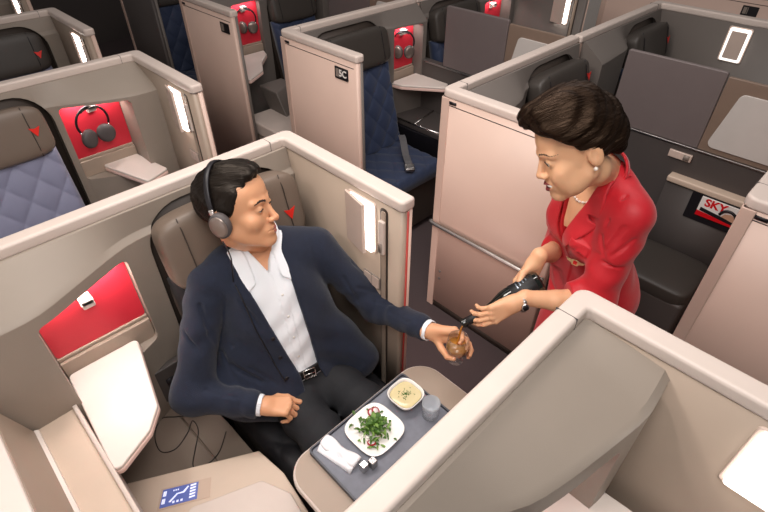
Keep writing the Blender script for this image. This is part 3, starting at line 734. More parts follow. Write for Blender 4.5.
for (x, y, tl, lab) in ((.684, .737, .35, 'red edged radish slice at the back of the salad'), (.592, .660, -.3, 'red edged radish slice at the front of the salad'), (.668, .742, .6, 'radish slice half tucked under the salad leaves')):
    r = empty('radish_slice', (x, y, MZ+.012), lab, 'radish')
    m_ = Matrix.Translation((x, y, MZ+.013)) @ Matrix.Rotation(tl, 4, 'X') @ Matrix.Rotation(.3, 4, 'Y')
    b = bmesh.new(); lathe(b, [(.0105, -.0016), (.0145, -.0016), (.0150, 0), (.0145, .0016), (.0105, .0018)], 24, m_); bmobj('skin', b, M['radish'], r)
    b = bmesh.new(); lathe(b, [(0, -.0014), (.0107, -.0014), (.0107, .0016), (0, .0016)], 24, m_); bmobj('flesh', b, M['radishw'], r)
# tumbler
M['glass'] = glass_mat('clear_glass', '#f6f7f7', '#e8eef0', .03)
M['glassfrost'] = glass_mat('textured_clear_glass', '#f0f2f4', '#dfe4ea', .34, .2)
b = bmesh.new(); gx, gy = .812, .600
lathe(b, [(0, 0), (.026, 0), (.0285, .003), (.031, .06), (.0312, .072), (.0300, .072), (.0275, .012), (0, .010)], 32, Matrix.Translation((gx, gy, MZ)))
tag(bmobj('tumbler', b, M['glassfrost']), 'clear water tumbler on the tray beside the soup bowl', 'glass')
# napkin roll and pepper shaker pair
M['napkin'] = mat('white_napkin_cloth', '#eeeff3', .8, bump=.15, bscale=500)
b = bmesh.new(); a0 = Vector((.487, .774, MZ+.018)); a1 = Vector((.510, .640, MZ+.018)); d = (a1-a0).normalized(); sd = d.cross(Vector((0, 0, 1))).normalized()
rows = []
for i in range(21):
    t = i/20; c = a0.lerp(a1, t); w = .020+.004*math.sin(t*9); hh = .015+.0015*math.sin(t*13+1)
    ring = []
    for k in range(20):
        q = 2*math.pi*k/20; ww = 1+.06*math.sin(q*3+t*5)
        ring.append(c+sd*(w*ww*math.cos(q))+Vector((0, 0, hh*ww*math.sin(q)-(.018-.016))))
    rows.append(ring)
loft(b, rows); nk = bmobj('napkin', b, M['napkin']); tag(nk, 'white cloth napkin rolled up at the left end of the serving tray', 'napkin')
b = bmesh.new(); loft(b, [[a0.lerp(a1, t)+sd*(.016+w)+Vector((0, 0, z)) for w, z in ((.0, -.008), (.016, -.0165), (.022-.004*t, -.0172), (.020, -.0155), (.004, .004))] for t in [q/10 for q in range(11)]])
bmobj('folded_edge', b, M['napkin'], nk)
for (x, y, lab, m, hole) in ((.517, .615, 'silver pepper shaker beside the napkin', 'chrome', 'black'), (.545, .605, 'silver salt shaker beside the plate', 'steel', 'black')):
    r = empty('shaker', (x, y, MZ), lab, 'shaker')
    b = bmesh.new(); prism(b, rrect(x-.012, x+.012, y-.012, y+.012, .004), MZ, MZ+.036, 2); bmobj('body', b, M[m], r, bevel=.003)
    for q in ((-.005, -.004), (.005, -.004), (0, .005)):
        b = bmesh.new(); lathe(b, [(0, 0), (.0022, 0), (.0022, .0006), (0, .0006)], 10, Matrix.Translation((x+q[0], y+q[1], MZ+.036))); bmobj('hole', b, M[hole], r)
# ------------------------------------------------------------------ soft bodies: distance fields meshed with surface nets
f32 = np.float32
def V(*a): return np.array(a, dtype=f32)
def ell(p, c, r, rot=None):
    x, y, z = p[0]-f32(c[0]), p[1]-f32(c[1]), p[2]-f32(c[2])
    if rot is not None:
        m = rot; x, y, z = (x*f32(m[0][0])+y*f32(m[1][0])+z*f32(m[2][0]), x*f32(m[0][1])+y*f32(m[1][1])+z*f32(m[2][1]), x*f32(m[0][2])+y*f32(m[1][2])+z*f32(m[2][2]))
    k0 = np.sqrt((x/f32(r[0]))**2+(y/f32(r[1]))**2+(z/f32(r[2]))**2)+f32(1e-6)
    k1 = np.sqrt((x/f32(r[0]**2))**2+(y/f32(r[1]**2))**2+(z/f32(r[2]**2))**2)+f32(1e-6)
    return k0*(k0-1)/k1
def cap(p, a, b, ra, rb=None):
    rb = ra if rb is None else rb
    a = np.array(a, f32); b = np.array(b, f32); ba = b-a; L = float(ba@ba)+1e-9
    px, py, pz = p[0]-a[0], p[1]-a[1], p[2]-a[2]
    h = np.clip((px*ba[0]+py*ba[1]+pz*ba[2])/f32(L), 0, 1)
    return np.sqrt((px-h*ba[0])**2+(py-h*ba[1])**2+(pz-h*ba[2])**2)-(f32(ra)+f32(rb-ra)*h)
def chain(p, pts, rad, k):
    d = None
    for i in range(len(pts)-1):
        c = cap(p, pts[i], pts[i+1], rad[i], rad[i+1]); d = c if d is None else smin(d, c, k)
    return d
def smin(a, b, k):
    h = np.clip(f32(.5)+f32(.5/k)*(b-a), 0, 1); return b*(1-h)+a*h-f32(k)*h*(1-h)
def smax(a, b, k): return -smin(-a, -b, k)
def waves(p, sc, seed, n=5):
    r = np.random.RandomState(seed); o = 0
    for i in range(n):
        d = r.normal(size=3); d /= np.linalg.norm(d); d *= sc*r.uniform(.6, 1.6)
        o = o+np.sin(p[0]*f32(d[0])+p[1]*f32(d[1])+p[2]*f32(d[2])+f32(r.uniform(0, 6.28)))
    return o/f32(n)
def nets(f, lo, hi, h, B=16):
    """mesh f = 0 inside the box lo..hi at cell size h; blocks far from the surface are skipped"""
    lo = np.array(lo, float); n = [int(math.ceil((hi[i]-lo[i])/h/B))*B+1 for i in range(3)]
    F = np.ones(n, f32); nb = [(k-1)//B for k in n]
    cs = np.stack(np.meshgrid(*[(np.arange(k)*B+B/2)*h+lo[i] for i, k in enumerate(nb)], indexing='ij'), 0).reshape(3, -1).astype(f32)
    fc = f([cs[0], cs[1], cs[2]]); rad = B*h*.87*1.5
    idx = np.stack(np.meshgrid(*[np.arange(k) for k in nb], indexing='ij'), 0).reshape(3, -1).T
    ax = [np.arange(k)*h+lo[i] for i, k in enumerate(n)]
    for (i, j, k), v in zip(idx, fc):
        sl = (slice(i*B, i*B+B+1), slice(j*B, j*B+B+1), slice(k*B, k*B+B+1))
        if abs(v) > rad: F[sl] = v; continue
    for (i, j, k), v in zip(idx, fc):
        if abs(v) > rad: continue
        sl = (slice(i*B, i*B+B+1), slice(j*B, j*B+B+1), slice(k*B, k*B+B+1))
        g = np.meshgrid(ax[0][sl[0]], ax[1][sl[1]], ax[2][sl[2]], indexing='ij')
        s = g[0].shape
        F[sl] = f([q.ravel().astype(f32) for q in g]).reshape(s)
    S = F < 0
    c = [q-1 for q in n]
    acc = np.zeros((*c, 3), f32); cnt = np.zeros(c, f32)
    offs = [(0, 0), (0, 1), (1, 0), (1, 1)]
    for a in range(3):
        o1, o2 = [q for q in (0, 1, 2) if q != a]
        for (u, v) in offs:
            s0 = [None]*3; s1 = [None]*3
            s0[a] = slice(0, c[a]); s1[a] = slice(1, n[a])
            s0[o1] = s1[o1] = slice(u, u+c[o1]); s0[o2] = s1[o2] = slice(v, v+c[o2])
            A = F[tuple(s0)]; Bv = F[tuple(s1)]; m = (A < 0) != (Bv < 0)
            w = np.nonzero(m); t = A[w]/(A[w]-Bv[w])
            pt = np.zeros((len(t), 3), f32); pt[:, a] = t; pt[:, o1] = u; pt[:, o2] = v
            acc[w] += pt; cnt[w] += 1
    cells = np.nonzero(cnt > 0); vid = -np.ones(c, int); vid[cells] = np.arange(len(cells[0]))
    verts = np.stack(cells, 1)+acc[cells]/cnt[cells][:, None]
    verts = verts*h+lo[None]
    quads = []
    for a in range(3):
        o1, o2 = [(1, 2), (2, 0), (0, 1)][a]
        s0 = [slice(0, n[0]), slice(0, n[1]), slice(0, n[2])]; s1 = list(s0)
        s0[a] = slice(0, n[a]-1); s1[a] = slice(1, n[a])
        A = S[tuple(s0)]; Bv = S[tuple(s1)]
        w = np.stack(np.nonzero(A != Bv), 1)
        ok = (w[:, o1] > 0) & (w[:, o1] < c[o1]) & (w[:, o2] > 0) & (w[:, o2] < c[o2]); w = w[ok]
        q = []
        for (u, v) in ((-1, -1), (0, -1), (0, 0), (-1, 0)):
            e = w.copy(); e[:, o1] += u; e[:, o2] += v; q.append(vid[e[:, 0], e[:, 1], e[:, 2]])
        q = np.stack(q, 1); fl = ~A[w[:, 0], w[:, 1], w[:, 2]]
        q[fl] = q[fl][:, ::-1]; quads.append(q)
    return verts, np.concatenate(quads)
def mesh_np(name, parts):
    """parts: list of (verts, quads, material index per face or int)"""
    vs = []; fs = []; mi = []; o = 0
    for v, q, m in parts:
        vs.append(v); fs.append(q+o); o += len(v); mi.append(np.full(len(q), m) if np.isscalar(m) else m)
    v = np.concatenate(vs); q = np.concatenate(fs); mi = np.concatenate(mi)
    me = bpy.data.meshes.new(name)
    me.from_pydata(v.tolist(), [], q.tolist()); me.polygons.foreach_set('material_index', mi.astype(np.int32))
    me.update(); return me
def relax(v, q, it=1, lam=.5):
    """light Laplacian smoothing of a net"""
    for _ in range(it):
        s = np.zeros_like(v); c = np.zeros(len(v))
        for k in range(4):
            a = q[:, k]; b = q[:, (k+1) % 4]
            np.add.at(s, a, v[b]); np.add.at(c, a, 1); np.add.at(s, b, v[a]); np.add.at(c, b, 1)
        v = v*(1-lam)+lam*s/np.maximum(c, 1)[:, None]
    return v

def looking(o, F, roll=0.):
    F = Vector(F).normalized(); L = Vector((0, 0, 1)).cross(F).normalized(); U = F.cross(L)
    if roll:
        L, U = L*math.cos(roll)+U*math.sin(roll), U*math.cos(roll)-L*math.sin(roll)
    return frame(Vector(o), L, -F, U)
def tolocal(p, mi):
    """world points -> local of the inverse matrix mi"""
    return [p[0]*f32(mi[i][0])+p[1]*f32(mi[i][1])+p[2]*f32(mi[i][2])+f32(mi[i][3]) for i in range(3)]
def vworld(v, m): 
    a = np.array(m)[:3, :3]; return v @ a.T + np.array(m)[:3, 3][None]

# ---- heads (local: x to the subject's left, -y forward, z up, origin between the eyes' height and the ears)
def head_sdf(p, K):
    x, y, z = p; ax = np.abs(x); q = [ax, y, z]; W = K['wide']
    d = smin(ell(p, (0, .014, .034), (.0745*W, .094, .082)), ell(p, (0, -.026, -.032), (.060*W, .064, .080)), .03)
    d = smin(d, ell(p, (0, -.030, .046), (.060*W, .0585, .056)), .025)
    d = smin(d, cap(q, (.047*W, .0, -.055), (.016, -.070, -.100), .019, .0145), .026)
    d = smin(d, ell(p, (0, -.079, -.101), (.020, .016, .016)), .018)
    d = smin(d, ell(q, (.041*W, -.060, -.030), (.023, .021, .022)), .022)
    d = smin(d, cap(q, (.010, -.0875, .0175), (.044*W, -.073, .020), .0075), .014)
    d = smax(d, -ell(q, (.0315, -.095, .0), (.017, .013, .0105)), .012)
    nz = K['nose']
    d = smin(d, cap(p, (0, -.086, .010), (0, -.1075-nz, -.033), .0062, .0092), .010)
    d = smin(d, ell(p, (0, -.1085-nz, -.036), (.0095, .0085, .008)), .007)
    d = smin(d, ell(q, (.0115, -.0985-nz*.6, -.0385), (.0075, .0095, .007)), .006)
    d = smax(d, -ell(q, (.0062, -.104-nz, -.0455), (.0032, .005, .003)), .003)
    sm = K['smile']; cz = -.068+.007*sm; cw = .0235+.006*sm
    d = smin(d, ell(p, (0, -.081, -.068), (.030, .017, .020)), .014)
    if sm: d = smin(smin(d, ell(q, (.036, -.066, -.044), (.018, .019, .017)), .014), ell(q, (.034, -.046, -.066), (.030, .030, .032)), .02)
    d = smin(d, cap(q, (0, -.0985, -.0630), (cw, -.083, cz), .0052, .0026), .005)
    d = smin(d, cap(q, (0, -.0965, -.0745-.004*sm), (cw-.003, -.083, cz-.004), .0062, .0026), .005)
    if sm: d = smax(d, -ell([ax, y, z-ax*ax*f32(9)], (0, -.097, -.0695), (.0275, .018, .0056)), .002)
    else: d = smax(d, -cap(q, (0, -.105, -.0685), (cw, -.089, cz), .0020, .0012), .003)
    d = smin(d, np.maximum(ell(q, (.0315, -.0765, .0), (.0140, .0140, .0132)), f32(-1)), .005)
    d = smax(d, -ell([ax, y, z+(ax-f32(.0315))**2*f32(14)], (.0315, -.091, K['lidz']), (.0128, .013, K['lid'])), .0015)
    d = smax(d, -ell(q, (.0315, -.0765, .0), (.0117, .0117, .0117)), .001)
    if K.get('ears', True):
        e = ell(q, (.0765*W, .014, -.004), (.008, .018, .031), ((.95, .31, 0), (-.31, .95, 0), (0, 0, 1)))
        e = smax(e, -ell(q, (.0875*W, .008, -.002), (.008, .009, .018)), .004)
        d = smin(d, e, .006)
    return d
LIPCOL = {}
def head_materials(c, K):
    """0 skin, 1 lips, 2 brows by place on the face; c are face centres in head space"""
    m = np.zeros(len(c), int); p = [c[:, 0].astype(f32), c[:, 1].astype(f32), c[:, 2].astype(f32)]; q = [np.abs(p[0]), p[1], p[2]]
    sm = K['smile']; cz = -.068+.007*sm; cw = .0235+.006*sm
    l = np.minimum(cap(q, (0, -.0985, -.0632), (cw, -.083, cz), .0050, .0020), cap(q, (0, -.0965, -.0743-.004*sm), (cw-.003, -.083, cz-.003), .0062, .0024))
    m[(l < .0009+.0010*sm) & (p[1] < -.076)] = 1
    a = q[0]; zc = K['brow']+np.interp(a, [.011, .032, .052], [-.0005, .0045, .0])
    ht = np.interp(a, [.0105, .015, .035, .052, .056], [.0, .0034, .0028, .0010, .0])*K['browt']
    m[(np.abs(c[:, 2]-zc) < ht) & (p[1] < -.045)] = 2
    return m
def hairline(y, pts):
    return np.interp(y, [a for a, _ in pts], [b for _, b in pts]).astype(f32)

# ---- hands (local: x along the fingers, y to the thumb side, z out of the back of the hand, origin at the wrist)
FL = [(.044, .026, .022), (.048, .030, .023), (.044, .028, .022), (.034, .021, .020)]
FY = [.0285, .0095, -.0095, -.0275]; FX = [.088, .092, .088, .081]
def hand_joints(flex, spread, thumb, s):
    out = []
    for i in range(4):
        a = 0.; P = np.array((FX[i], FY[i], .0)); pts = [P.copy()]; sp = spread*(1.5-i)*.12
        for k in range(3):
            a += R(flex[i][k]); dr = np.array((math.cos(a)*math.cos(sp), math.cos(a)*math.sin(sp), -math.sin(a))); P = P+dr*FL[i][k]; pts.append(P.copy())
        out.append([q*s for q in pts])
    return out, [np.array(t)*s for t in thumb]
def hand_sdf(p, J, T_, s, fat=1.0):
    d = None
    for i in range(4):
        c = cap(p, (.004*s, FY[i]*.55*s, 0), (FX[i]*s, FY[i]*s, .001*s), .0150*s, .0118*s*fat); d = c if d is None else smin(d, c, .014*s)
    d = smin(d, ell(p, (.040*s, .018*s, -.010*s), (.034*s, .016*s, .013*s)), .012*s)
    d = smin(d, ell(p, (.045*s, -.022*s, -.008*s), (.034*s, .011*s, .012*s)), .012*s)
    for i in range(4):
        r = [.0098, .0090, .0080, .0068]
        if i == 3: r = [x*.88 for x in r]
        c = chain(p, J[i], [x*s*fat for x in r], .003*s); c = smin(c, ell(p, J[i][0]+np.array((0, 0, .003*s)), (.0105*s, .0095*s, .0095*s)), .005*s)
        d = smin(d, c, .0045*s)
    d = smin(d, chain(p, T_, [.0150*s*fat, .0118*s*fat, .0105*s*fat, .0085*s*fat], .004*s), .009*s)
    return d
def make_hand(m, flex, thumb, s=1.0, spread=.5, arm=None, h=.0017, right=False):
    """world mesh of one hand with its bare wrist; m is the hand frame; arm: list of (world point, radius)"""
    J, T_ = hand_joints(flex, spread, thumb, s)
    mi = m.inverted()
    def f(p):
        q = tolocal(p, mi)
        d = hand_sdf(q, J, T_, s)
        if arm:
            c = None
            for (a, ra), (b_, rb) in zip(arm, arm[1:]):
                e = cap(p, a, b_, ra, rb); c = e if c is None else smin(c, e, .01)
            d = smin(d, c, .022)
        return d
    P = [m @ Vector(j) for fg in J for j in fg]+[m @ Vector(t) for t in T_]+[m @ Vector((0, 0, 0))]
    if arm: P += [Vector(a) for a, _ in arm]
    lo = [min(v[i] for v in P)-.05 for i in range(3)]; hi = [max(v[i] for v in P)+.05 for i in range(3)]
    v, q = nets(f, lo, hi, h)
    nails = []
    ends = [(J[i][-2], J[i][-1], .0062*s if i < 3 else .0052*s) for i in range(4)]+[(T_[-2], T_[-1], .0075*s)]
    for k, (a, b_, r) in enumerate(ends):
        a, b_ = Vector(a), Vector(b_); d = (b_-a).normalized()
        sd = Vector((0, 1, 0)) if k < 4 else Vector((.3, .2, .9)); sd = (sd-d*sd.dot(d)).normalized(); up = d.cross(sd)
        if k < 4 and up.z < 0 and d.z > -.7: up = -up
        if k < 4: up = sd.cross(d) if sd.cross(d).dot(Vector((.3, 0, 1))) > 0 or d.z < -.6 else -sd.cross(d)
        nails.append((m @ b_, (m.to_3x3() @ d), (m.to_3x3() @ sd), (m.to_3x3() @ up), r))
    return v, q, nails
def nail_parts(nails, mi):
    out = []
    for c, d, sd, up, r in nails:
        nv = []; nq = []; N, Mm = 6, 6
        for i in range(N+1):
            for j in range(Mm+1):
                a = (i/N-.5)*2; b_ = (j/Mm-.5)*2
                w = r*.82*math.sqrt(max(0, 1-abs(a)**4*.6))
                nv.append(c+d*(a*r*.95+r*.25)+sd*(b_*w)+up*(r*1.02-.35*r*b_*b_-.12*r*max(0, a)))
        for i in range(N):
            for j in range(Mm): nq.append((i*(Mm+1)+j, i*(Mm+1)+j+1, (i+1)*(Mm+1)+j+1, (i+1)*(Mm+1)+j))
        out.append((np.array([tuple(v) for v in nv]), np.array(nq), mi))
    return out

def set_local(o, m, parent):
    """place an object whose mesh is in its own local frame m (world) under a translated parent"""
    o.matrix_local = Matrix.Translation(-WL[parent]) @ m
def eyes(parent, hm, gaze, iris='irisbrown', lash=True, K=None):
    g = Vector(gaze).normalized()
    for s in (-1, 1):
        b = bmesh.new(); bmesh.ops.create_uvsphere(b, u_segments=28, v_segments=20, radius=.0117)
        me = bpy.data.meshes.new('eye'); b.to_mesh(me); b.free()
        for n in ('sclera', iris, 'pupil'): me.materials.append(M[n])
        for p in me.polygons:
            c = p.center.normalized(); a = c.angle(g); p.material_index = 2 if a < .22 else 1 if a < .58 else 0; p.use_smooth = True
        o = bpy.data.objects.new('eye', me); COL.objects.link(o); o.parent = parent; WL[o] = WL[parent]
        set_local(o, hm @ Matrix.Translation((s*.0315, -.0765, 0)), parent)
        if lash:
            b = bmesh.new(); pts = []
            for k in range(9):
                t = (-1+2*k/8)*.86; xx = t*.0130; zz = K['lidz']+K['lid']*math.sqrt(max(0, 1-t*t*.95))-xx*xx*14; r2 = .0146**2-xx*xx-zz*zz
                pts.append(hm @ Vector((s*(.0315+xx), -.0765-math.sqrt(max(1e-6, r2)), zz)))
            tube(b, pts, [.0007+.0006*math.sin(math.pi*k/8) for k in range(9)], 6); bmobj('eyelashes', b, M['lash'], parent)
M['sclera'] = mat('eye_white', '#e8e2dc', .2, vary=.02); M['irisbrown'] = mat('brown_iris', '#3a2415', .2); M['pupil'] = mat('pupil', '#0a0808', .1); M['lash'] = mat('dark_lashes', '#1a1210', .6)
M['skinm'] = mat('warm_tan_skin', '#d69e78', .48, vary=.04, nscale=40, sss=.12, bump=.06, bscale=700)
M['lipm'] = mat('muted_rose_lips', '#a8655a', .4, vary=.04, sss=.1); M['browm'] = mat('black_brow_hair', '#2a201b', .7)
M['skinw'] = mat('light_peach_skin', '#deab85', .45, vary=.03, nscale=40, sss=.12, bump=.05, bscale=700)
M['lipw'] = mat('plum_lipstick', '#8f3b40', .3); M['broww'] = mat('dark_brown_brow_hair', '#3c281d', .7)
M['nailm'] = mat('natural_nails', '#dba78f', .3); M['nailw'] = mat('pale_manicured_nails', '#f1d5cb', .2)
M['teeth'] = mat('white_teeth', '#f3efe8', .2)
def strands(sdf, v, n, steps, ds, dirf, r, seed, keep=None):
    """fine locks following the hair surface, as three-sided tubes"""
    rs = np.random.RandomState(seed); P_ = v[rs.choice(len(v), n)].astype(f32)
    if keep is not None: P_ = P_[keep(P_)]
    P_ = P_+rs.normal(size=P_.shape).astype(f32)*f32(.001); e = f32(.0015); n = len(P_)
    def grad(Q):
        c = [Q[:, 0], Q[:, 1], Q[:, 2]]; d = sdf(c); g = []
        for k in range(3):
            c2 = list(c); c2[k] = c2[k]+e; g.append((sdf(c2)-d)/e)
        g = np.stack(g, 1); return d, g/np.maximum(np.linalg.norm(g, axis=1, keepdims=True), 1e-5)
    off = rs.uniform(-.0008, .0012, n).astype(f32); jit = rs.normal(size=(n, 3)).astype(f32)*f32(.10)
    rows = []; nr = []
    for s_ in range(steps+1):
        for _ in range(2):
            d, g = grad(P_); P_ = P_-g*np.clip(d-off, -.006, .006)[:, None]
        rows.append(P_.copy()); nr.append(g)
        t = dirf(P_)+jit; t = t-g*(t*g).sum(1, keepdims=True); t /= np.maximum(np.linalg.norm(t, axis=1, keepdims=True), 1e-5); P_ = P_+t*f32(ds)
    V_ = []; m = steps+1
    for s_ in range(m):
        t = rows[min(s_+1, m-1)]-rows[max(s_-1, 0)]; t /= np.maximum(np.linalg.norm(t, axis=1, keepdims=True), 1e-6); sd = np.cross(t, nr[s_])
        w = r*math.sin(math.pi*(s_+.35)/(m+.2))
        V_.append(np.stack([rows[s_]-sd*w, rows[s_]+nr[s_]*w*.9, rows[s_]+sd*w], 1))
    V_ = np.stack(V_, 1).reshape(-1, 3); q = []
    for s_ in range(m-1):
        for k in range(2):
            a = (np.arange(n)*m+s_)*3+k; q.append(np.stack([a, a+1, a+4, a+3], 1))
    return V_, np.concatenate(q)
M['hairm'] = mat('black_hair', '#120e0c', .42, spec=.35, vary=.5, nscale=60, bump=.5, bscale=160, stretch=(1, .16, .5))
M['hairw'] = mat('dark_brown_hair', '#150c07', .38, spec=.3, vary=.6, nscale=70, bump=.5, bscale=150, stretch=(1, .14, .55))

for h_, t_ in (('hairm', (1, .85, .72, 1)), ('hairw', (1, .66, .45, 1))):
    M[h_].node_tree.nodes['Principled BSDF'].inputs['Specular Tint'].default_value = t_
# ------------------------------------------------------------------ the seated person
man = empty('person', (.64, 1.15, 0), 'seated person in a navy cardigan and white shirt, wearing headphones, holding out a glass', 'person')
KM = dict(wide=1.05, nose=-.001, smile=0, lid=.0030, lidz=-.0026, brow=.0195, ears=True, browt=1.05)
HMs = 1.17
HM = looking((.622, 1.318, 1.318), (.61, -.775, .15), R(-13)) @ Matrix.Scale(HMs, 4)
HMi = HM.inverted()
# torso frame: a to his left, b forward, c along the spine
def torso_frame(o, lat, up):
    a = Vector(lat).normalized(); c = Vector(up); c = (c-a*c.dot(a)).normalized(); b = a.cross(c)
    return frame(Vector(o), a, b, c)
TM = torso_frame((.625, 1.135, .60), (.96, -.27, 0), (0.02, .30, .95)); TMi = TM.inverted()
def tm(a, b, c): return TM @ Vector((a, b, c))
if (TM @ Vector((0, 1, 0))-TM @ Vector((0, 0, 0))).y > 0: raise SystemExit('torso frame flipped')
RSH, LSH = tm(-.205, -.03, .485), tm(.205, -.025, .485)
REL, RWR = Vector((.262, 1.235, .735)), Vector((.425, 1.045, .705))
GL = Vector((.985, .642, .825))            # foot of the glass
hX = Vector((.50, -.86, .06)).normalized(); hPal = Vector((-.86, -.50, 0)).normalized(); hPal = (hPal-hX*hPal.dot(hX)).normalized()
LWR = Vector((GL.x, GL.y, .885))-hX*.100-hPal*.059
LEL = Vector((.965, 1.03, .83))
NB = tm(0, -.035, .585)
HIPR, HIPL, KNR, KNL = Vector((.56, 1.13, .57)), Vector((.72, 1.11, .57)), Vector((.53, .70, .585)), Vector((.76, .68, .585))
ANR, ANL = Vector((.49, .60, .11)), Vector((.80, .58, .11))
def man_core(p, g):
    q = tolocal(p, TMi); x, y, z = q; ax = [np.abs(x), y, z]
    d = ell(q, (0, -.005, .03), (.170+g, .118+g, .12+g))
    d = smin(d, ell(q, (0, .0, .20), (.150+g, .115+g, .19+g)), .06)
    d = smin(d, ell(q, (0, -.008, .37), (.178+g, .118+g, .185+g)), .06)
    d = smin(d, cap(ax, (.06, -.035, .52), (.195, -.028, .485), .055+g, .058+g), .05)
    d = smin(d, cap(ax, (.0, -.04, .57), (.14, -.035, .515), .052+g*.7, .05+g), .04)
    return d
def arm_sdf(p, pts, rad, k=.03): return chain(p, pts, rad, k)
def neck_sdf(p, hmi, NB, s, r0, r1):
    a = hmi.inverted() @ Vector((0, .022, -.075)); return cap(p, a, NB, r0, r1)
def head_world(p, K, hmi, s):
    return head_sdf(tolocal(p, hmi), K)*f32(s)
def man_skin(p): return smin(head_world(p, KM, HMi, HMs), neck_sdf(p, HMi, NB, HMs, .054, .060), .02)
hc = HM.translation
v1, q1 = nets(lambda p: np.minimum(np.maximum(man_skin(p), 0*p[0]-1), 9), (hc.x-.15, hc.y-.15, hc.z-.22), (hc.x+.15, hc.y+.16, hc.z+.15), .0022)
hm1 = head_materials(vworld(v1[q1].mean(1), HMi), KM)
handL = frame(LWR, hX, hX.cross(-hPal)*-1 if False else (-hPal).cross(hX), -hPal)
v2, q2, n2 = make_hand(handL, [(22, 40, 28), (24, 42, 28), (28, 44, 28), (32, 46, 30)], [(.018, .016, -.012), (.042, .032, -.042), (.070, .026, -.080), (.094, .012, -.096)], 1.0, .4, [(LWR+hX*.01, .026), (LWR-hX*.03+Vector((0, .01, 0)), .029), (LWR.lerp(LEL, .45), .034)])
rX = Vector((.74, -.64, -.16)).normalized(); rZ = Vector((.05, -.10, 1)); rZ = (rZ-rX*rZ.dot(rX)).normalized(); rY = rZ.cross(rX)
handR = frame(RWR, rX, rY, rZ)
v3, q3, n3 = make_hand(handR, [(26, 50, 34), (44, 54, 36), (52, 56, 38), (56, 56, 40)], [(.020, .020, -.008), (.050, .044, -.012), (.082, .048, -.016), (.106, .042, -.022)], 1.02, .4, [(RWR+rX*.01, .027), (RWR-rX*.04, .030), (RWR.lerp(REL, .4), .034)])
v4, q4 = nets(lambda p: smin(smin(man_core(p, -.012), chain(p, [RSH, REL, RWR], [.05, .04, .028], .03), .03), smin(chain(p, [LSH, LEL, LWR], [.05, .04, .028], .03), smin(chain(p, [HIPR, KNR, ANR], [.08, .055, .035], .03), chain(p, [HIPL, KNL, ANL], [.08, .055, .035], .03), .03), .03), .03), (.1, .4, .0), (1.15, 1.6, 1.3), .011)
me = mesh_np('body', [(v1, q1, hm1), (v2, q2, 0), (v3, q3, 0), (v4, q4, 0)]+nail_parts(n2[:5]+n3, 3))
link('body', me, [M['skinm'], M['lipm'], M['browm'], M['nailm']], man)
eyes(man, HM, (.15, -.85, -.60), K=KM)
# hair: full on top, parted, tapering at the sides
HLm = [(-.12, .106), (-.085, .094), (-.070, .082), (-.056, .066), (-.042, .046), (-.028, .022), (-.016, -.006), (-.006, -.022), (.006, -.006), (.03, -.012), (.05, -.045), (.075, -.072), (.13, -.080)]
def man_hair(p):
    x, y, z = p
    w = ell(p, (0, .014, .036), (.0835, .102, .0905))
    w = smin(w, ell(p, (.004, -.024, .100), (.060, .060, .026)), .022)
    w = smin(w, ell(p, (-.008, -.062, .098), (.036, .024, .018)), .016)
    g = (hairline(y, HLm)-z+f32(.006)*np.sin(x*60+y*90))*f32(.7)
    d = smax(w, g, .010)
    return d+f32(.0016)*np.sin(x*260+np.sin(y*40)*2.0)*f32(.8)+f32(.0012)*np.sin(x*150-z*120+y*60)
v, q = nets(man_hair, (-.115, -.125, -.1), (.115, .135, .145), .0022)
def mdir(Q):
    side = np.clip((np.abs(Q[:, 0])-.045)/.03, 0, 1)*np.clip((.10-Q[:, 2])/.05, 0, 1)
    return np.stack([(-.30+0*side)*(1-side), .9-.35*side, .1*(1-side)-.8*side], 1).astype(f32)
sv, sq = strands(man_hair, v, 1500, 6, .006, mdir, .0011, 5)
o = link('hair', mesh_np('hair', [(v, q, 0), (sv, sq, 0)]), M['hairm'], man, world=False); set_local(o, HM, man)

M['cardigan'] = mat('navy_knit_wool', '#131c30', .85, vary=.35, nscale=70, bump=.6, bscale=380, sheen=.14)
M['shirt'] = mat('white_cotton_shirt', '#e9edf2', .7, vary=.02, bump=.08, bscale=300)
M['trousers'] = mat('charcoal_trousers', '#1b1c20', .8, vary=.2, nscale=120, bump=.2, bscale=500)
M['belt'] = mat('black_leather_belt', '#151313', .35)
def folds(p, A, B, amp, freq, seed):
    """wrinkles running round a sleeve from A to B, strongest at B"""
    A = np.array(A); B = np.array(B); d = B-A; L = np.linalg.norm(d); d /= L
    t = (p[0]-f32(A[0]))*f32(d[0])+(p[1]-f32(A[1]))*f32(d[1])+(p[2]-f32(A[2]))*f32(d[2])
    return f32(amp)*np.sin(t*f32(freq)+4.5*waves(p, 26, seed))*np.clip(.35+.65*np.sin(np.clip(t/f32(L), 0, 1)*3.14), 0, 1)
def groove(p, A, B, t0, amp, w):
    """a seam line running round a sleeve"""
    A = np.array(A); B = np.array(B); d = B-A; L = np.linalg.norm(d); d /= L
    t = (p[0]-f32(A[0]))*f32(d[0])+(p[1]-f32(A[1]))*f32(d[1])+(p[2]-f32(A[2]))*f32(d[2])
    return f32(amp)*np.exp(-((t-f32(t0))/f32(w))**2)
def man_sleeve(p, S_, E_, W_, g, seed, cut):
    d = chain(p, [S_, E_, W_], [.064+g, .053+g, .040+g], .045)
    d = d+folds(p, S_, E_, .0028, 62, seed)+folds(p, E_, W_, .0026, 80, seed+1)+f32(.0035)*waves(p, 38, seed+3)
    ax = (Vector(W_)-Vector(E_)).normalized(); c = Vector(W_)-ax*cut
    pl = (p[0]-f32(c.x))*f32(ax.x)+(p[1]-f32(c.y))*f32(ax.y)+(p[2]-f32(c.z))*f32(ax.z)
    dd = np.sqrt((p[0]-f32(c.x))**2+(p[1]-f32(c.y))**2+(p[2]-f32(c.z))**2)
    return np.where(dd < .16, smax(d, pl, .006), d)
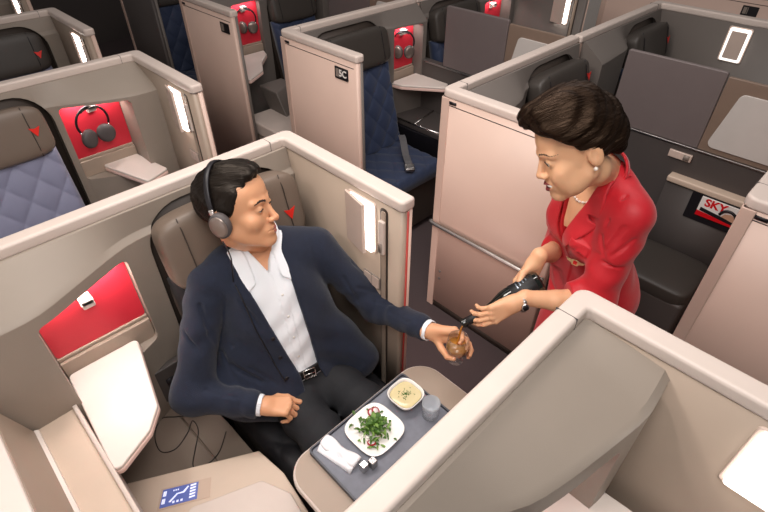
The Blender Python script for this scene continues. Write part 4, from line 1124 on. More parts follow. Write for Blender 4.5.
def ray_hit(sdf, u, v, t0=.7, t1=2.2):
    """where a line of sight meets a garment, and the garment's normal there"""
    rw = cam.rotation_euler.to_matrix() @ Vector(((u-384)/508, (256-v)/508, -1))
    ts = np.linspace(t0, t1, 1500); o_ = Vector((0, 0, 2.25)); arr = np.array([tuple(o_+rw*float(t)) for t in ts], f32)
    d = sdf([arr[:, 0], arr[:, 1], arr[:, 2]]); w = np.nonzero(d < 0)[0]
    if not len(w): return None, None
    h = arr[w[0]]; e = .004; g = []
    for k in range(3):
        a = h.copy(); a[k] += e; c = h.copy(); c[k] -= e
        g.append(float((sdf([a[None, 0], a[None, 1], a[None, 2]])-sdf([c[None, 0], c[None, 1], c[None, 2]]))[0]))
    return Vector(h), Vector(g).normalized()

CREASEM = []
def man_cardigan(p):
    d = man_cardigan0(p)
    for a, b_, r in CREASEM: d = smax(d, -cap(p, a, b_, r, r*.6), .010)
    return d
def man_cardigan0(p):
    q = tolocal(p, TMi); x, y, z = q
    d = man_core(p, .016)
    # skirt of the cardigan lying over the hips
    d = smin(d, ell(q, (-.05, .02, .0), (.17, .13, .14)), .05)
    d = smin(d, cap(p, tm(.12, .02, .28), (.86, 1.03, .61), .07, .085), .06)
    d = smin(d, cap(p, tm(-.12, .0, .26), (.42, 1.17, .62), .07, .08), .06)
    d = smin(d, cap(p, tm(-.13, -.03, .32), (.375, 1.21, .66), .06, .07), .05)
    d = d+f32(.004)*waves(p, 26, 3)+f32(.0025)*np.sin(z*50+x*35+2*waves(p, 12, 4))
    d = smin(d, man_sleeve(p, RSH, REL, RWR, .008, 11, .012), .010)
    d = smin(d, man_sleeve(p, LSH, LEL, LWR, .004, 17, .022), .03)
    # open front
    cen = np.interp(z, [-.1, .1, .3, .5, .62], [.056, .032, .002, -.026, -.034]).astype(f32)
    hw = np.interp(z, [-.1, .08, .2, .35, .48, .6, .7], [.06, .038, .050, .062, .074, .090, .10]).astype(f32)
    v_ = smax((np.abs(x-cen)-hw)*f32(.85), -y+f32(.0), .01)
    d = smax(d, -v_, .008)
    # neck opening
    nk = cap(q, (0, -.015, .5), (0, .01, .72), .070, .085)
    d = smax(d, -nk, .01)
    # end of the hem
    return smax(d, -(z+f32(.09)), .01)
for ln, r_ in (([(210, 334), (232, 366), (262, 382)], .0095), ([(222, 352), (236, 382)], .0060), ([(200, 306), (210, 334)], .0070), ([(206, 326), (232, 346)], .0055), ([(250, 368), (276, 384)], .0036), ([(184, 332), (202, 354)], .0036), ([(240, 300), (262, 330)], .0034), ([(352, 262), (374, 282)], .0044), ([(358, 288), (384, 294)], .0042), ([(376, 302), (400, 306)], .0038), ([(344, 278), (358, 302)], .0044), ([(330, 272), (338, 330)], .0046), ([(390, 312), (408, 322)], .0032), ([(205, 390), (238, 398)], .0036)):
    hs = [ray_hit(man_cardigan0, *u_)[0] for u_ in ln]
    for h0, h1 in zip(hs, hs[1:]):
        if h0 and h1 and (h1-h0).length < .16: CREASEM.append((tuple(h0), tuple(h1), r_))
v, q = nets(man_cardigan, (.12, .70, .46), (1.12, 1.56, 1.28), .0042)
cg = link('cardigan', mesh_np('cardigan', [(relax(v, q), q, 0)]), M['cardigan'], man)
def man_shirt(p):
    q = tolocal(p, TMi); x, y, z = q; axq = [np.abs(x), y, z]
    d = man_core(p, .004)
    d = d+f32(.0025)*waves(p, 30, 8)+f32(.002)*np.sin(z*60-x*45+2*waves(p, 14, 9))*np.clip((y-f32(.03))*20, 0, 1)
    pk = np.maximum(np.abs(x-f32(.008))-f32(.015), -y); d = np.where(pk < 0, d-f32(.0025), d)
    # stand collar and two flat collar leaves lying on the chest
    ring = np.abs(cap(q, (0, -.030, .52), (0, -.012, .66), .074, .070))-f32(.0035)
    ring = smax(smax(ring, z-(f32(.612)-y*f32(.7)), .004), f32(.54)-z, .004); ring = smax(ring, y-f32(.045), .006)
    lf = smax(man_core(p, .0125), -man_core(p, .005), .002); axx = np.abs(x+f32(.020))
    inn = np.interp(z, [.44, .50, .56, .62], [.050, .042, .046, .060]).astype(f32); out_ = np.interp(z, [.42, .44, .50, .56, .62], [.078, .080, .088, .100, .115]).astype(f32)
    lf = smax(lf, np.maximum(np.maximum(inn-axx, axx-out_)*f32(.8), np.maximum(f32(-.01)-y, f32(.475)-(axx-f32(.045))*f32(.75)-z)), .004)
    d = smin(d, ring, .004)
    d = smin(d, lf, .004)
    d = smax(d, -cap(q, (0, -.02, .53), (0, .0, .75), .058, .060), .004)
    vv = smax(np.abs(x+f32(.012))-(z-f32(.495))*f32(.5), f32(.0)-y, .006); d = smax(d, -vv, .004)
    d = smax(d, -(z-f32(.05)), .004)
    # cuffs
    for W_, E_, cut in ((RWR, REL, .0), (LWR, LEL, .008)):
        axv = (Vector(W_)-Vector(E_)).normalized(); a = Vector(W_)-axv*.05; b = Vector(W_)+axv*(.004-cut)
        c = cap(p, a, b, .0395, .0385); pl = (p[0]-f32(b.x))*f32(axv.x)+(p[1]-f32(b.y))*f32(axv.y)+(p[2]-f32(b.z))*f32(axv.z)
        d = np.minimum(d, smax(smax(c, pl, .004), -cap(p, a, b+axv*.1, .0345, .0335), .003))
    return d
NBl = None
v, q = nets(man_shirt, (.2, .68, .60), (1.06, 1.56, 1.32), .0033)
sh = link('shirt', mesh_np('shirt', [(relax(v, q), q, 0)]), M['shirt'], man)
def man_trousers(p):
    q = tolocal(p, TMi); x, y, z = q
    d = smin(ell(q, (0, .0, .0), (.172, .125, .13)), chain(p, [HIPR, KNR, ANR], [.094, .074, .05], .04), .05)
    d = smin(d, chain(p, [HIPL, KNL, ANL], [.094, .074, .05], .04), .04)
    d = d+f32(.004)*np.sin(p[1]*55+2.5*waves(p, 12, 21))+f32(.003)*waves(p, 30, 22)
    return smax(d, z-f32(.085), .006)
v, q = nets(man_trousers, (.34, .46, .07), (.95, 1.34, .76), .0055)
link('trousers', mesh_np('trousers', [(relax(v, q), q, 0)]), M['trousers'], man)
def man_belt(p):
    q = tolocal(p, TMi); z = q[2]
    d = man_core(p, .0125); return smax(smax(d, np.abs(z-f32(.078))-f32(.018), .003), -man_core(p, .002), .003)
v, q = nets(man_belt, (.38, .95, .5), (.9, 1.4, .82), .003)
bl = link('belt', mesh_np('belt', [(v, q, 0)]), M['belt'], man)
def front_at(sdf, a, c):
    """point on the front of a torso field at lateral a, height c"""
    ys = np.linspace(0, .24, 480).astype(f32)
    P_ = [TM @ Vector((a, float(y), c)) for y in ys]
    arr = np.array([tuple(p) for p in P_], f32); d = sdf([arr[:, 0], arr[:, 1], arr[:, 2]])
    w = np.nonzero(d < 0)[0]; return P_[w[-1]] if len(w) else P_[200]
ta, tb, tc = (TM.to_3x3() @ Vector(v) for v in ((1, 0, 0), (0, 1, 0), (0, 0, 1)))
bp = front_at(man_belt, .03, .078)
b = bmesh.new(); pr = [bp+ta*x+tc*z+tb*.004 for x, z in ((-.022, -.018), (.022, -.018), (.022, .018), (-.022, .018), )]
tube(b, pr, .0028, 8, close=True); tube(b, [bp+tb*.004-ta*.022, bp+tb*.006+ta*.018], .002, 6); bmobj('buckle', b, M['chrome'], bl)
for k in range(4):
    c = .10+k*.085; pt = front_at(man_cardigan, -.034+.0*k-(.03 if k > 1 else .022), c)
    b = bmesh.new(); lathe(b, [(0, -.002), (.0075, -.002), (.0085, .001), (.006, .003), (0, .0025)], 14, frame(pt, ta, tc, tb)); bmobj('button', b, M['black'], cg)
for k in range(4):
    pt = front_at(man_shirt, .008, .16+k*.085)
    b = bmesh.new(); lathe(b, [(0, -.001), (.005, -.001), (.005, .001), (0, .0015)], 12, frame(pt, ta, tc, tb)); bmobj('shirt_button', b, M['text'], sh)
M['shoe'] = mat('black_shoe_leather', '#131112', .3)
for an in (ANR, ANL):
    b = bmesh.new(); superbox(b, .045, .13, .045, frame(Vector((an.x, an.y-.075, .046)), Vector((1, 0, 0)), Vector((0, 1, 0)), Vector((0, 0, 1))), 3.2, 14); bmobj('shoe', b, M['shoe'], man)

# ---- the headphones he wears
hp = empty('headphones', HM.translation, 'black headphones with a taupe cup worn on the head of the seated person', 'headphones')
hx, hy, hz = (HM.to_3x3().normalized() @ Vector(v) for v in ((1, 0, 0), (0, 1, 0), (0, 0, 1)))
def hw(x, y, z): return HM @ Vector((x, y, z))
pts = [hw(.094*math.cos(R(a))*1.0, .022+.012*math.sin(R(a)), .020+.112*math.sin(R(a))) for a in range(-2, 183, 8)]
b = bmesh.new()
rows = []
for i, p in enumerate(pts):
    t = (pts[min(i+1, len(pts)-1)]-pts[max(i-1, 0)]).normalized(); nrm = hy.cross(t).normalized()
    rows.append([p+hy*w_+nrm*n_ for w_, n_ in ((-.009, 0), (-.007, .0035), (.007, .0035), (.009, 0), (.007, -.0035), (-.007, -.0035))])
loft(b, rows); hb = bmobj('headband', b, M['black'], hp)
for s in (-1, 1):
    b = bmesh.new(); superbox(b, .004, .009, .010, frame(hw(s*.095, .022, .022), hx, hy, hz), 4, 8); bmobj('slider', b, M['chrome'], hb)
    b = bmesh.new(); tube(b, [hw(s*.095, .022, .014), hw(s*.101, .018, -.004)], .0045, 8); bmobj('yoke', b, M['black'], hb)
    ax = (hx*s*.94-hz*.10+hy*.05).normalized(); ay = (hz-ax*hz.dot(ax)).normalized(); az = ay.cross(ax); cc = hw(s*.090, .008, -.016)
    b = bmesh.new(); lathe(b, [(0, -.012), (.026, -.014), (.036, -.008), (.0385, .003), (.037, .013), (.033, .017), (0, .017)], 30, frame(cc, az*.92, ay*1.12, ax)); cu = bmobj('ear_cushion', b, M['cup'], hp)
    b = bmesh.new(); lathe(b, [(0, .0225), (.024, .0222), (.031, .0195), (.033, .015), (.033, .012)], 30, frame(cc, az*.92, ay*1.12, ax)); bmobj('cup_plate', b, M['cupface'], cu)
CUP = hw(-.104, .008, -.056)
M['cable'] = mat('black_cable', '#1a1718', .5)
cp_ = [CUP, CUP+Vector((.0, -.03, -.05))]
way = np.array([(-.130, .50), (-.120, .42), (-.112, .33), (-.095, .24), (-.078, .15), (-.065, .09)])
for k in range(22):
    t = k/21*(len(way)-1); cp_.append(front_at(man_cardigan, float(np.interp(t, range(len(way)), way[:, 0])), float(np.interp(t, range(len(way)), way[:, 1])))+tb*.0035)
b = bmesh.new(); tube(b, smoothpath(cp_, 8), .0021, 6)
bmobj('cable', b, M['cable'], hp)
cz = .459
def zp(pts): return [Vector((x, y, cz)) for x, y in pts]
b = bmesh.new()
tube(b, smoothpath(zp([(.30, 1.40), (.262, 1.375), (.215, 1.41), (.17, 1.44), (.12, 1.39), (.105, 1.31), (.15, 1.28), (.215, 1.31), (.255, 1.345), (.25, 1.29), (.205, 1.23), (.165, 1.175), (.175, 1.145), (.215, 1.14), (.265, 1.155), (.325, 1.21)]), 8), .0019, 6)
tag(bmobj('headphone_cable', b, M['cable']), 'thin black cable looping over the taupe console beside the seat', 'cable')
# ---- the glass in his hand
gz = GL.z
wg = empty('wine_glass', GL, 'short stemmed glass being filled, in the outstretched hand of the seated person', 'glass')
b = bmesh.new(); lathe(b, [(0, .0), (.026, .0), (.0265, .002), (.012, .006), (.0075, .012), (.0085, .022), (.024, .030), (.035, .045), (.0395, .065), (.0385, .092), (.0345, .118), (.0335, .118), (.0373, .092), (.0383, .066), (.034, .0475), (.022, .033), (0, .030)], 40, Matrix.Translation(GL)); bmobj('bowl', b, M['glass'], wg)
M['wine'] = glass_mat('amber_wine', '#f0bb68', '#d9993c', .5, .05, 1.33)
M['pour'] = glass_mat('pouring_wine', '#eab45a', '#d8912c', .6, .05, 1.33)
b = bmesh.new(); lathe(b, [(0, .0312), (.0215, .0345), (.0332, .049), (.0374, .066), (.0372, .078), (0, .078)], 36, Matrix.Translation(GL))
tag(bmobj('wine', b, M['wine']), 'amber wine half filling the held glass', 'wine')
# ------------------------------------------------------------------ the person in red pouring
wom = empty('person', (1.5, .475, 0), 'standing person in a red jacket and pearl necklace, leaning forward to pour a bottle', 'person')
KW = dict(wide=.97, nose=-.004, smile=1, lid=.0066, lidz=-.0004, brow=.0225, ears=True, browt=.62)
HWs = 1.13
HW = looking((1.266, .530, 1.596), (-.70, .58, -.41), R(11)) @ Matrix.Scale(HWs, 4); HWi = HW.inverted()
WM = torso_frame((1.545, .462, .985), (-.50, -.86, 0), (-.28, .0, .95)); WMi = WM.inverted()
def wm(a, b, c): return WM @ Vector((a, b, c))
wa, wb, wc = (WM.to_3x3() @ Vector(v) for v in ((1, 0, 0), (0, 1, 0), (0, 0, 1)))
WNB = wm(0, -.015, .475)
WRS, WLS = wm(-.150, -.01, .400), wm(.158, -.01, .405)
BT, BB = Vector((1.002, .648, .990)), Vector((1.232, .520, 1.120))
bd = (BB-BT).normalized(); bu = Vector((0, 0, 1)); bu = (bu-bd*bu.dot(bd)).normalized(); bs = bd.cross(bu)
away = Vector((.9, .42, -.75)); away = (away-bd*away.dot(bd)).normalized()
# left hand under the neck
lX = (-bd+bu*.05).normalized(); lP = (bu*.45+away*.9).normalized(); lP = (lP-lX*lP.dot(lX)).normalized()
WLW = BT+bd*.185-lP*.042-lX*.0
lh = frame(WLW, lX, (-lP).cross(lX), -lP)
WLE = Vector((1.315, .365, 1.095))
# right hand behind the base
rP = -(away*.85+bu*.5).normalized(); rX_ = (-bu*.55+away*.10-bd*.80); rX_ = (rX_-rP*rX_.dot(rP)).normalized()
WRW = BT+bd*.262-rP*.052-rX_*.062
rh = frame(WRW, rX_, (-rP).cross(rX_)*1, -rP)
WRE = Vector((1.545, .60, 1.06))
def wom_core(p, g):
    q = tolocal(p, WMi); x, y, z = q; ax = [np.abs(x), y, z]
    d = ell(q, (0, -.005, -.03), (.170+g, .125+g, .16+g))
    d = smin(d, ell(q, (0, .0, .13), (.128+g, .095+g, .14+g)), .06)
    d = smin(d, ell(q, (0, -.003, .29), (.148+g, .098+g, .15+g)), .05)
    d = smin(d, ell(ax, (.068, .068, .265), (.066+g*.6, .058+g*.6, .066+g*.6)), .035)
    d = smin(d, cap(ax, (.05, -.02, .435), (.148, -.012, .403), .045+g, .050+g), .045)
    d = smin(d, cap(ax, (0, -.022, .475), (.11, -.02, .43), .043+g*.6, .042+g), .035)
    return d
def wom_skin(p):
    d = smin(head_world(p, KW, HWi, HWs), neck_sdf(p, HWi, WNB, HWs, .046, .052), .02)
    return smin(d, wom_core(p, -.002), .03)
hc = HW.translation
v1, q1 = nets(wom_skin, (hc.x-.20, hc.y-.22, hc.z-.36), (hc.x+.20, hc.y+.18, hc.z+.15), .0022)
hm1 = head_materials(vworld(v1[q1].mean(1), HWi), KW)
v2, q2, n2 = make_hand(lh, [(22, 24, 16), (24, 26, 18), (28, 30, 20), (30, 34, 22)], [(.018, .016, -.008), (.044, .034, -.022), (.076, .036, -.034), (.100, .026, -.040)], .93, .3, [(WLW+lX*.005, .0235), (WLW-lX*.035, .0255), (WLW.lerp(WLE, .5), .033), (WLE, .038)])
v3, q3, n3 = make_hand(rh, [(30, 38, 28), (30, 40, 28), (34, 42, 30), (38, 44, 30)], [(.018, .016, -.010), (.044, .038, -.026), (.070, .044, -.044), (.092, .040, -.056)], .93, .4, [(WRW, .0235), (WRW-rX_*.03, .0255), (WRW.lerp(WRE, .5), .033), (WRE, .038)])
v4, q4 = nets(lambda p: smin(wom_core(p, -.012), smin(chain(p, [wm(-.08, 0, -.05), Vector((1.50, .56, .5)), Vector((1.50, .56, .1))], [.068, .055, .035], .03), chain(p, [wm(.08, 0, -.05), Vector((1.50, .39, .5)), Vector((1.50, .39, .1))], [.068, .055, .035], .03), .03), .03), (1.15, .15, 0), (1.76, .85, 1.4), .011)
me = mesh_np('body', [(v1, q1, hm1), (v2, q2, 0), (v3, q3, 0), (v4, q4, 0)]+nail_parts(n2+n3, 3))
link('body', me, [M['skinw'], M['lipw'], M['broww'], M['nailw']], wom)
eyes(wom, HW, (.05, -.93, -.30), K=KW)
b = bmesh.new(); superbox(b, .0262, .0155, .0080, HW @ Matrix.Translation((0, -.0822, -.0655)), 2.5, 12); bmobj('teeth', b, M['teeth'], wom)
# swept up hair with a full fringe and a twist at the back
HLw = [(-.13, .094), (-.095, .086), (-.078, .076), (-.058, .058), (-.035, .036), (-.015, .016), (.004, .012), (.022, .002), (.034, -.030), (.06, -.062), (.14, -.072)]
def wom_hair(p):
    x, y, z = p
    w = ell(p, (0, .008, .045), (.089, .098, .094))
    w = smin(w, ell(p, (-.004, -.018, .112), (.066, .078, .036)), .03)
    w = smin(w, ell(p, (-.026, -.074, .104), (.052, .036, .028)), .022)
    w = smin(w, ell(p, (.040, -.040, .080), (.046, .056, .036)), .02)
    w = smin(w, ell(p, (0, .084, .010), (.050, .030, .066)), .025)
    g = (hairline(y, HLw)-z+x*f32(.10)+f32(.003)*np.sin(x*70+y*50))*f32(.7)
    d = smax(w, g, .012)
    s = np.sin((z*f32(1.0)+np.abs(x)*f32(.9)-y*f32(.35))*f32(230)+2.0*waves(p, 25, 31))
    return d+f32(.0015)*s+f32(.0022)*np.sin((z-y*f32(.4)+x*f32(.5))*f32(95)+1.5*waves(p, 18, 32))
v, q = nets(wom_hair, (-.13, -.14, -.1), (.13, .16, .175), .0021)
def wdir(Q):
    side = np.clip((np.abs(Q[:, 0])-.04)/.04, 0, 1)
    return np.stack([.15*np.sign(Q[:, 0])*(1-side)+.25*np.clip(-Q[:, 1]/.1, 0, 1), 1.0+0*side, .30*side*np.clip((.08-Q[:, 2])/.08, -.5, 1)+.15*np.clip(-Q[:, 1]/.1, 0, 1)], 1).astype(f32)
sv, sq = strands(wom_hair, v, 2200, 9, .007, wdir, .0012, 8)
o = link('hair', mesh_np('hair', [(v, q, 0), (sv, sq, 0)]), M['hairw'], wom, world=False); set_local(o, HW, wom)

M['redcloth'] = mat('red_jacket_cloth', '#c01725', .5, vary=.08, nscale=50, bump=.12, bscale=600, sheen=.15)
M['redline'] = mat('dark_red_seam', '#3a060a', .7)
def wom_opening(q):
    """V shaped neckline in torso space, negative inside"""
    x, y, z = q
    hw_ = np.interp(z, [.20, .30, .40, .47, .55], [-.012, .020, .048, .062, .075]).astype(f32)
    return smax((np.abs(x)-hw_)*f32(.85), f32(.0)-y, .01)
def plane_cut(p, d, c, ax, r):
    pl = (p[0]-f32(c.x))*f32(ax.x)+(p[1]-f32(c.y))*f32(ax.y)+(p[2]-f32(c.z))*f32(ax.z)
    dd = np.sqrt((p[0]-f32(c.x))**2+(p[1]-f32(c.y))**2+(p[2]-f32(c.z))**2)
    return np.where(dd < r, smax(d, pl, .005), d)
def wom_sleeve(p, S_, E_, W_, seed):
    S_, E_, W_ = Vector(S_), Vector(E_), Vector(W_); e2 = E_.lerp(W_, .38)
    d = chain(p, [S_, E_, e2], [.068, .058, .050], .045)
    d = d+folds(p, S_, E_, .0030, 58, seed)+f32(.0055)*waves(p, 40, seed+2)+f32(0)
    return plane_cut(p, d, E_.lerp(W_, .33), (W_-E_).normalized(), .12)
CREASES = []
def wom_jacket(p):
    d = wom_jacket0(p)
    for a, b_, r in CREASES:
        d = smax(d, -cap(p, a, b_, r, r*.6), .012)
    return d
def wom_jacket0(p):
    q = tolocal(p, WMi); x, y, z = q
    d = wom_core(p, .013)+f32(.0035)*waves(p, 26, 41)+f32(.003)*np.sin(z*45+x*40+2*waves(p, 14, 42))
    d = smin(d, wom_sleeve(p, WRS, WRE, WRW, 44), .035)
    d = smin(d, wom_sleeve(p, WLS, WLE, WLW, 47), .035)
    d = smax(d, -wom_opening(q), .006)
    d = smax(d, -cap(q, (0, -.01, .44), (0, .01, .60), .058, .066), .008)
    # waist seam, pocket flap, front edge overlap
    fl = np.maximum(np.maximum(np.abs(x-f32(.105))-f32(.036), np.abs(z-f32(.296)+(x-f32(.105))*f32(.12))-f32(.016)), -y)
    d = np.where(fl < 0, d-f32(.0060), d)
    ov = np.maximum(x-f32(.028)-(f32(.22)-z)*f32(.05), np.maximum(-y, z-f32(.24))); d = np.where(ov < 0, d-f32(.0035), d)
    return smax(d, -(z+f32(.16)), .01)
# creases pulled in at the armpit, the sleeve and the edge of the pocket flap
for ln, r_ in (([(603, 262), (622, 268), (643, 273)], .0042), ([(601, 236), (604, 256)], .0036), ([(624, 228), (606, 250)], .0030), ([(634, 240), (612, 256)], .0028), ([(573, 249), (599, 254)], .0030), ([(579, 222), (582, 237)], .0030), ([(640, 168), (626, 196), (606, 226)], .0022), ([(612, 280), (640, 288)], .0030), ([(650, 205), (656, 232)], .0025)):
    hs = [ray_hit(wom_jacket0, *u_)[0] for u_ in ln]
    for h0, h1 in zip(hs, hs[1:]):
        if h0 and h1 and (h1-h0).length < .12: CREASES.append((tuple(h0), tuple(h1), r_))
v, q = nets(wom_jacket, (1.05, .08, .76), (1.76, .98, 1.54), .0036)
jk = link('jacket', mesh_np('jacket', [(relax(v, q), q, 0)]), M['redcloth'], wom)
def wom_lapel(p):
    q = tolocal(p, WMi); x, y, z = q
    ax_ = np.abs(x)
    lo = wom_core(p, .014); hi_ = wom_core(p, .0225)
    inner = np.interp(z, [.20, .30, .40, .47, .55], [-.010, .022, .050, .064, .072]).astype(f32)
    outer = np.interp(z, [.215, .26, .33, .372, .376, .392, .396, .45, .52], [.0, .055, .100, .122, .085, .078, .125, .118, .085]).astype(f32)
    reg = np.maximum(np.maximum(inner-ax_, ax_-outer)*f32(.8), np.maximum(f32(-.005)-y-(z-f32(.42))*f32(.6), z-f32(.50)))
    l = smax(smax(hi_, -lo, .002), reg, .004)
    # standing collar round the back of the neck
    na, nb_ = np.array(WNB), np.array(HWi.inverted() @ Vector((0, .03, -.075))); nd = (nb_-na)/np.linalg.norm(nb_-na)
    t_ = (p[0]-f32(na[0]))*f32(nd[0])+(p[1]-f32(na[1]))*f32(nd[1])+(p[2]-f32(na[2]))*f32(nd[2])
    ring = np.abs(cap(p, na-nd*.06, nb_+nd*.05, .074, .070))-f32(.0045)
    ring = smax(ring, t_-f32(.070)+np.clip(y+f32(.03), 0, 1)*f32(.8), .004); ring = smax(ring, -f32(.03)-t_, .004); ring = smax(ring, y-f32(.020), .006)
    return smin(l, ring, .006)
v, q = nets(wom_lapel, (1.12, .15, 1.05), (1.70, .82, 1.60), .003)
link('lapels', mesh_np('lapels', [(relax(v, q), q, 0)]), M['redcloth'], jk)
def wom_skirt(p):
    q = tolocal(p, WMi); z = q[2]
    d = smin(ell(q, (0, -.005, -.05), (.178, .132, .17)), cap(p, wm(0, 0, -.08), Vector((1.51, .475, .50)), .15, .135), .06)+f32(.003)*waves(p, 20, 55)
    return smax(smax(d, z+f32(.04), .01), f32(.50)-p[2], .008)
v, q = nets(wom_skirt, (1.25, .15, .44), (1.80, .80, 1.02), .007)
link('skirt', mesh_np('skirt', [(relax(v, q), q, 0)]), M['redcloth'], wom)
for y in (.39, .56):
    b = bmesh.new(); superbox(b, .12, .038, .035, frame(Vector((1.45, y, .04)), Vector((1, 0, 0)), Vector((0, 1, 0)), Vector((0, 0, 1))), 3.2, 14); bmobj('shoe', b, M['shoe'], wom)
def wfront(sdf, a, c, y0=.0):
    ys = np.linspace(y0, .26, 520).astype(f32); P_ = [WM @ Vector((a, float(y), c)) for y in ys]
    arr = np.array([tuple(p) for p in P_], f32); d = sdf([arr[:, 0], arr[:, 1], arr[:, 2]]); w = np.nonzero(d < 0)[0]
    return P_[w[-1]] if len(w) else P_[150]
# winged badge under the pocket flap
M['gold'] = mat('pale_gold_metal', '#c9b98f', .3, metal=1)
bp, nb = ray_hit(wom_jacket, 576, 261)
nb = (nb*.6+Vector((-.45, -.3, .6))).normalized(); wa2 = Vector((.80, -.55, -.18)); wa2 = (wa2-nb*wa2.dot(nb)).normalized(); wc2 = nb.cross(wa2)
b = bmesh.new()
pts = [(-.030, .006), (-.012, .004), (-.008, .007), (.008, .007), (.012, .004), (.030, .006), (.024, -.001), (.012, -.004), (.009, -.009), (-.009, -.009), (-.012, -.004), (-.024, -.001)]
prism(b, pts, 0, .003, 2, lambda x, y, z: bp+wa2*(x*1.1)+wc2*(y*1.25-x*.12)+nb*(z+.012))
bg = bmobj('winged_badge', b, M['gold'], jk, smooth=False)
b = bmesh.new(); prism(b, [(-.006, -.006), (.006, -.006), (.006, .004), (-.006, .004)], .003, .0042, 2, lambda x, y, z: bp+wa2*(x*1.1)+wc2*(y*1.25-x*.12)+nb*(z+.012)); bmobj('badge_shield', b, M['coverred'], bg, smooth=False)
# dark slit at the notch and the flap shadow line are real gaps; stitched edges
# pearls
M['pearl'] = mat('white_pearl', '#f2e6da', .18, vary=.02, coat=.5)
nk = empty('necklace', WM @ Vector((0, 0, 0)))
bpy.data.objects.remove(nk, do_unlink=True)
b = bmesh.new(); PC = []
for k in range(33):
    a = R(-150+300*k/32); rx, ry = .060, .062
    lx, ly = rx*math.sin(a), ry*math.cos(a)*1.0
    z_ = .452-.058*max(0, math.cos(a))**1.5+.03*max(0, -math.cos(a))
    P_ = wom_skin
    # settle each pearl on the skin: walk outwards from the axis
    c0 = Vector((0, -.015, z_)); dr = Vector((math.sin(a), math.cos(a), 0))
    ts = np.linspace(.02, .16, 400); arr = np.array([tuple(WM @ (c0+dr*float(t))) for t in ts], f32); d = wom_skin([arr[:, 0], arr[:, 1], arr[:, 2]])
    w = np.nonzero(d > 0)[0]; t = ts[w[0]] if len(w) else .07
    c = WM @ (c0+dr*float(t+.0035))
    PC.append(c); bmesh.ops.create_uvsphere(b, u_segments=12, v_segments=8, radius=.0048, matrix=Matrix.Translation(c))
tube(b, PC, .0016, 6); bmobj('pearl_necklace', b, M['pearl'], wom)
b = bmesh.new(); bmesh.ops.create_uvsphere(b, u_segments=16, v_segments=10, radius=.0058, matrix=Matrix.Translation(HW @ Vector((.080, .006, -.036)))); bmobj('pearl_earring', b, M['pearl'], wom)
# watch
wc_ = WLW.lerp(WLE, .09); fa = (WLE-WLW).normalized(); f1 = fa.cross(Vector((0, 0, 1))).normalized(); f2 = fa.cross(f1)
b = bmesh.new()
for k in range(22):
    a = 2*math.pi*k/22; rr_ = .0305
    c = wc_+(f1*math.cos(a)+f2*math.sin(a))*rr_; t = (-f1*math.sin(a)+f2*math.cos(a)); n_ = (f1*math.cos(a)+f2*math.sin(a))
    superbox(b, .0041, .0058, .0018, frame(c, t, fa, n_), 5, 5)
wt = bmobj('watch_bracelet', b, M['steel'], wom)
n_ = (f2*(-.0) - Vector((.5, .5, -.2))).normalized(); n_ = (n_-fa*n_.dot(fa)).normalized()
b = bmesh.new(); lathe(b, [(0, 0), (.012, 0), (.0125, .003), (.0115, .0055), (0, .0055)], 22, frame(wc_+n_*.0300, fa, n_.cross(fa), n_)); wcse = bmobj('watch_case', b, M['chrome'], wt)
b = bmesh.new(); lathe(b, [(0, 0), (.0098, 0), (.0098, .0006), (0, .0006)], 22, frame(wc_+n_*.0356, fa, n_.cross(fa), n_)); bmobj('watch_face', b, M['black'], wcse)
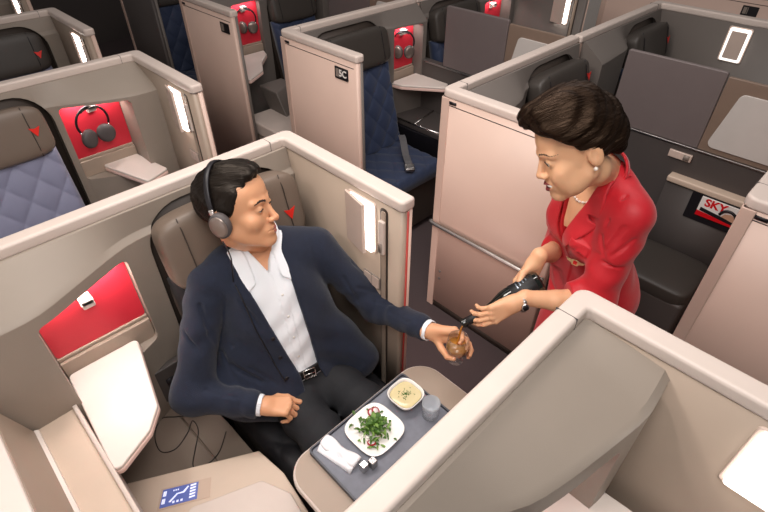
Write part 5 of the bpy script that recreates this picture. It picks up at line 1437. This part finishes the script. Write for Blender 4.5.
# ------------------------------------------------------------------ the bottle and the pouring wine
M['bottle'] = mat('dark_bottle_glass', '#0e1310', .1, vary=.1, coat=.6)
M['silverfoil'] = mat('silver_label_print', '#8d98a3', .3, metal=.7); M['blacklabel'] = mat('black_bottle_label', '#121214', .5)
bo = empty('bottle', BT, 'dark wine bottle with black and silver label tipped over the glass', 'bottle')
bm_ = frame(BT, bu, bs, bd) if bu.cross(bs).dot(bd) > 0 else frame(BT, bs, bu, bd)
b = bmesh.new(); lathe(b, [(.0095, .002), (.0105, .0), (.0145, .0), (.0150, .003), (.0150, .018), (.0135, .020), (.0135, .078), (.0155, .098), (.0235, .128), (.0335, .156), (.0375, .180), (.0378, .285), (.035, .294), (.02, .296), (0, .288)], 36, bm_); bb_ = bmobj('glass_body', b, M['bottle'], bo)
b = bmesh.new(); lathe(b, [(.0137, .019), (.0141, .0195), (.0141, .07), (.0137, .0705)], 30, bm_); bmobj('neck_foil', b, M['blacklabel'], bo)
b = bmesh.new(); lathe(b, [(.0380, .192), (.0384, .1925), (.0384, .275), (.0380, .2755)], 36, bm_); lb = bmobj('label', b, M['blacklabel'], bo)
def band(name, r, z0, z1, a0, a1, m, par):
    b = bmesh.new(); n = 12; g = []
    for i in range(n+1):
        a = a0+(a1-a0)*i/n; g.append([b.verts.new(bm_ @ Vector((r(z)*math.cos(a), r(z)*math.sin(a), z))) for z in (z0, z1)])
    for x, y in zip(g, g[1:]): b.faces.new((x[0], x[1], y[1], y[0]))
    return bmobj(name, b, m, par)
def brad(z): return float(np.interp(z, [.078, .098, .128, .156, .18], [.0135, .0155, .0235, .0335, .0375]))+.0006
toc = -away; ca = math.atan2((bm_.to_3x3().inverted() @ toc).y, (bm_.to_3x3().inverted() @ toc).x)
up_a = math.atan2((bm_.to_3x3().inverted() @ bu).y, (bm_.to_3x3().inverted() @ bu).x)
for k in range(5): band('shoulder_lettering', brad, .100+k*.0055, .104+k*.0055, ca-.1+.1*(k % 2), ca+.75-.12*(k % 3), M['silverfoil'], bo)
for k in range(4): band('label_lettering', lambda z: .0388, .215+k*.012, .219+k*.012, up_a-.35, up_a+.25-.1*k, M['silverfoil'], lb)
top = BT+bd*.002-bu*.010
end = GL+Vector((.004, .004, .079))
b = bmesh.new(); tube(b, smoothpath([top+bd*.004, top-bd*.006-Vector((0, 0, .006)), top.lerp(end, .45)+Vector((-.003, .002, -.004)), end], 6), .0036, 10)
tag(bmobj('poured_wine', b, M['pour']), 'thin amber stream of wine falling from the bottle into the glass', 'wine')
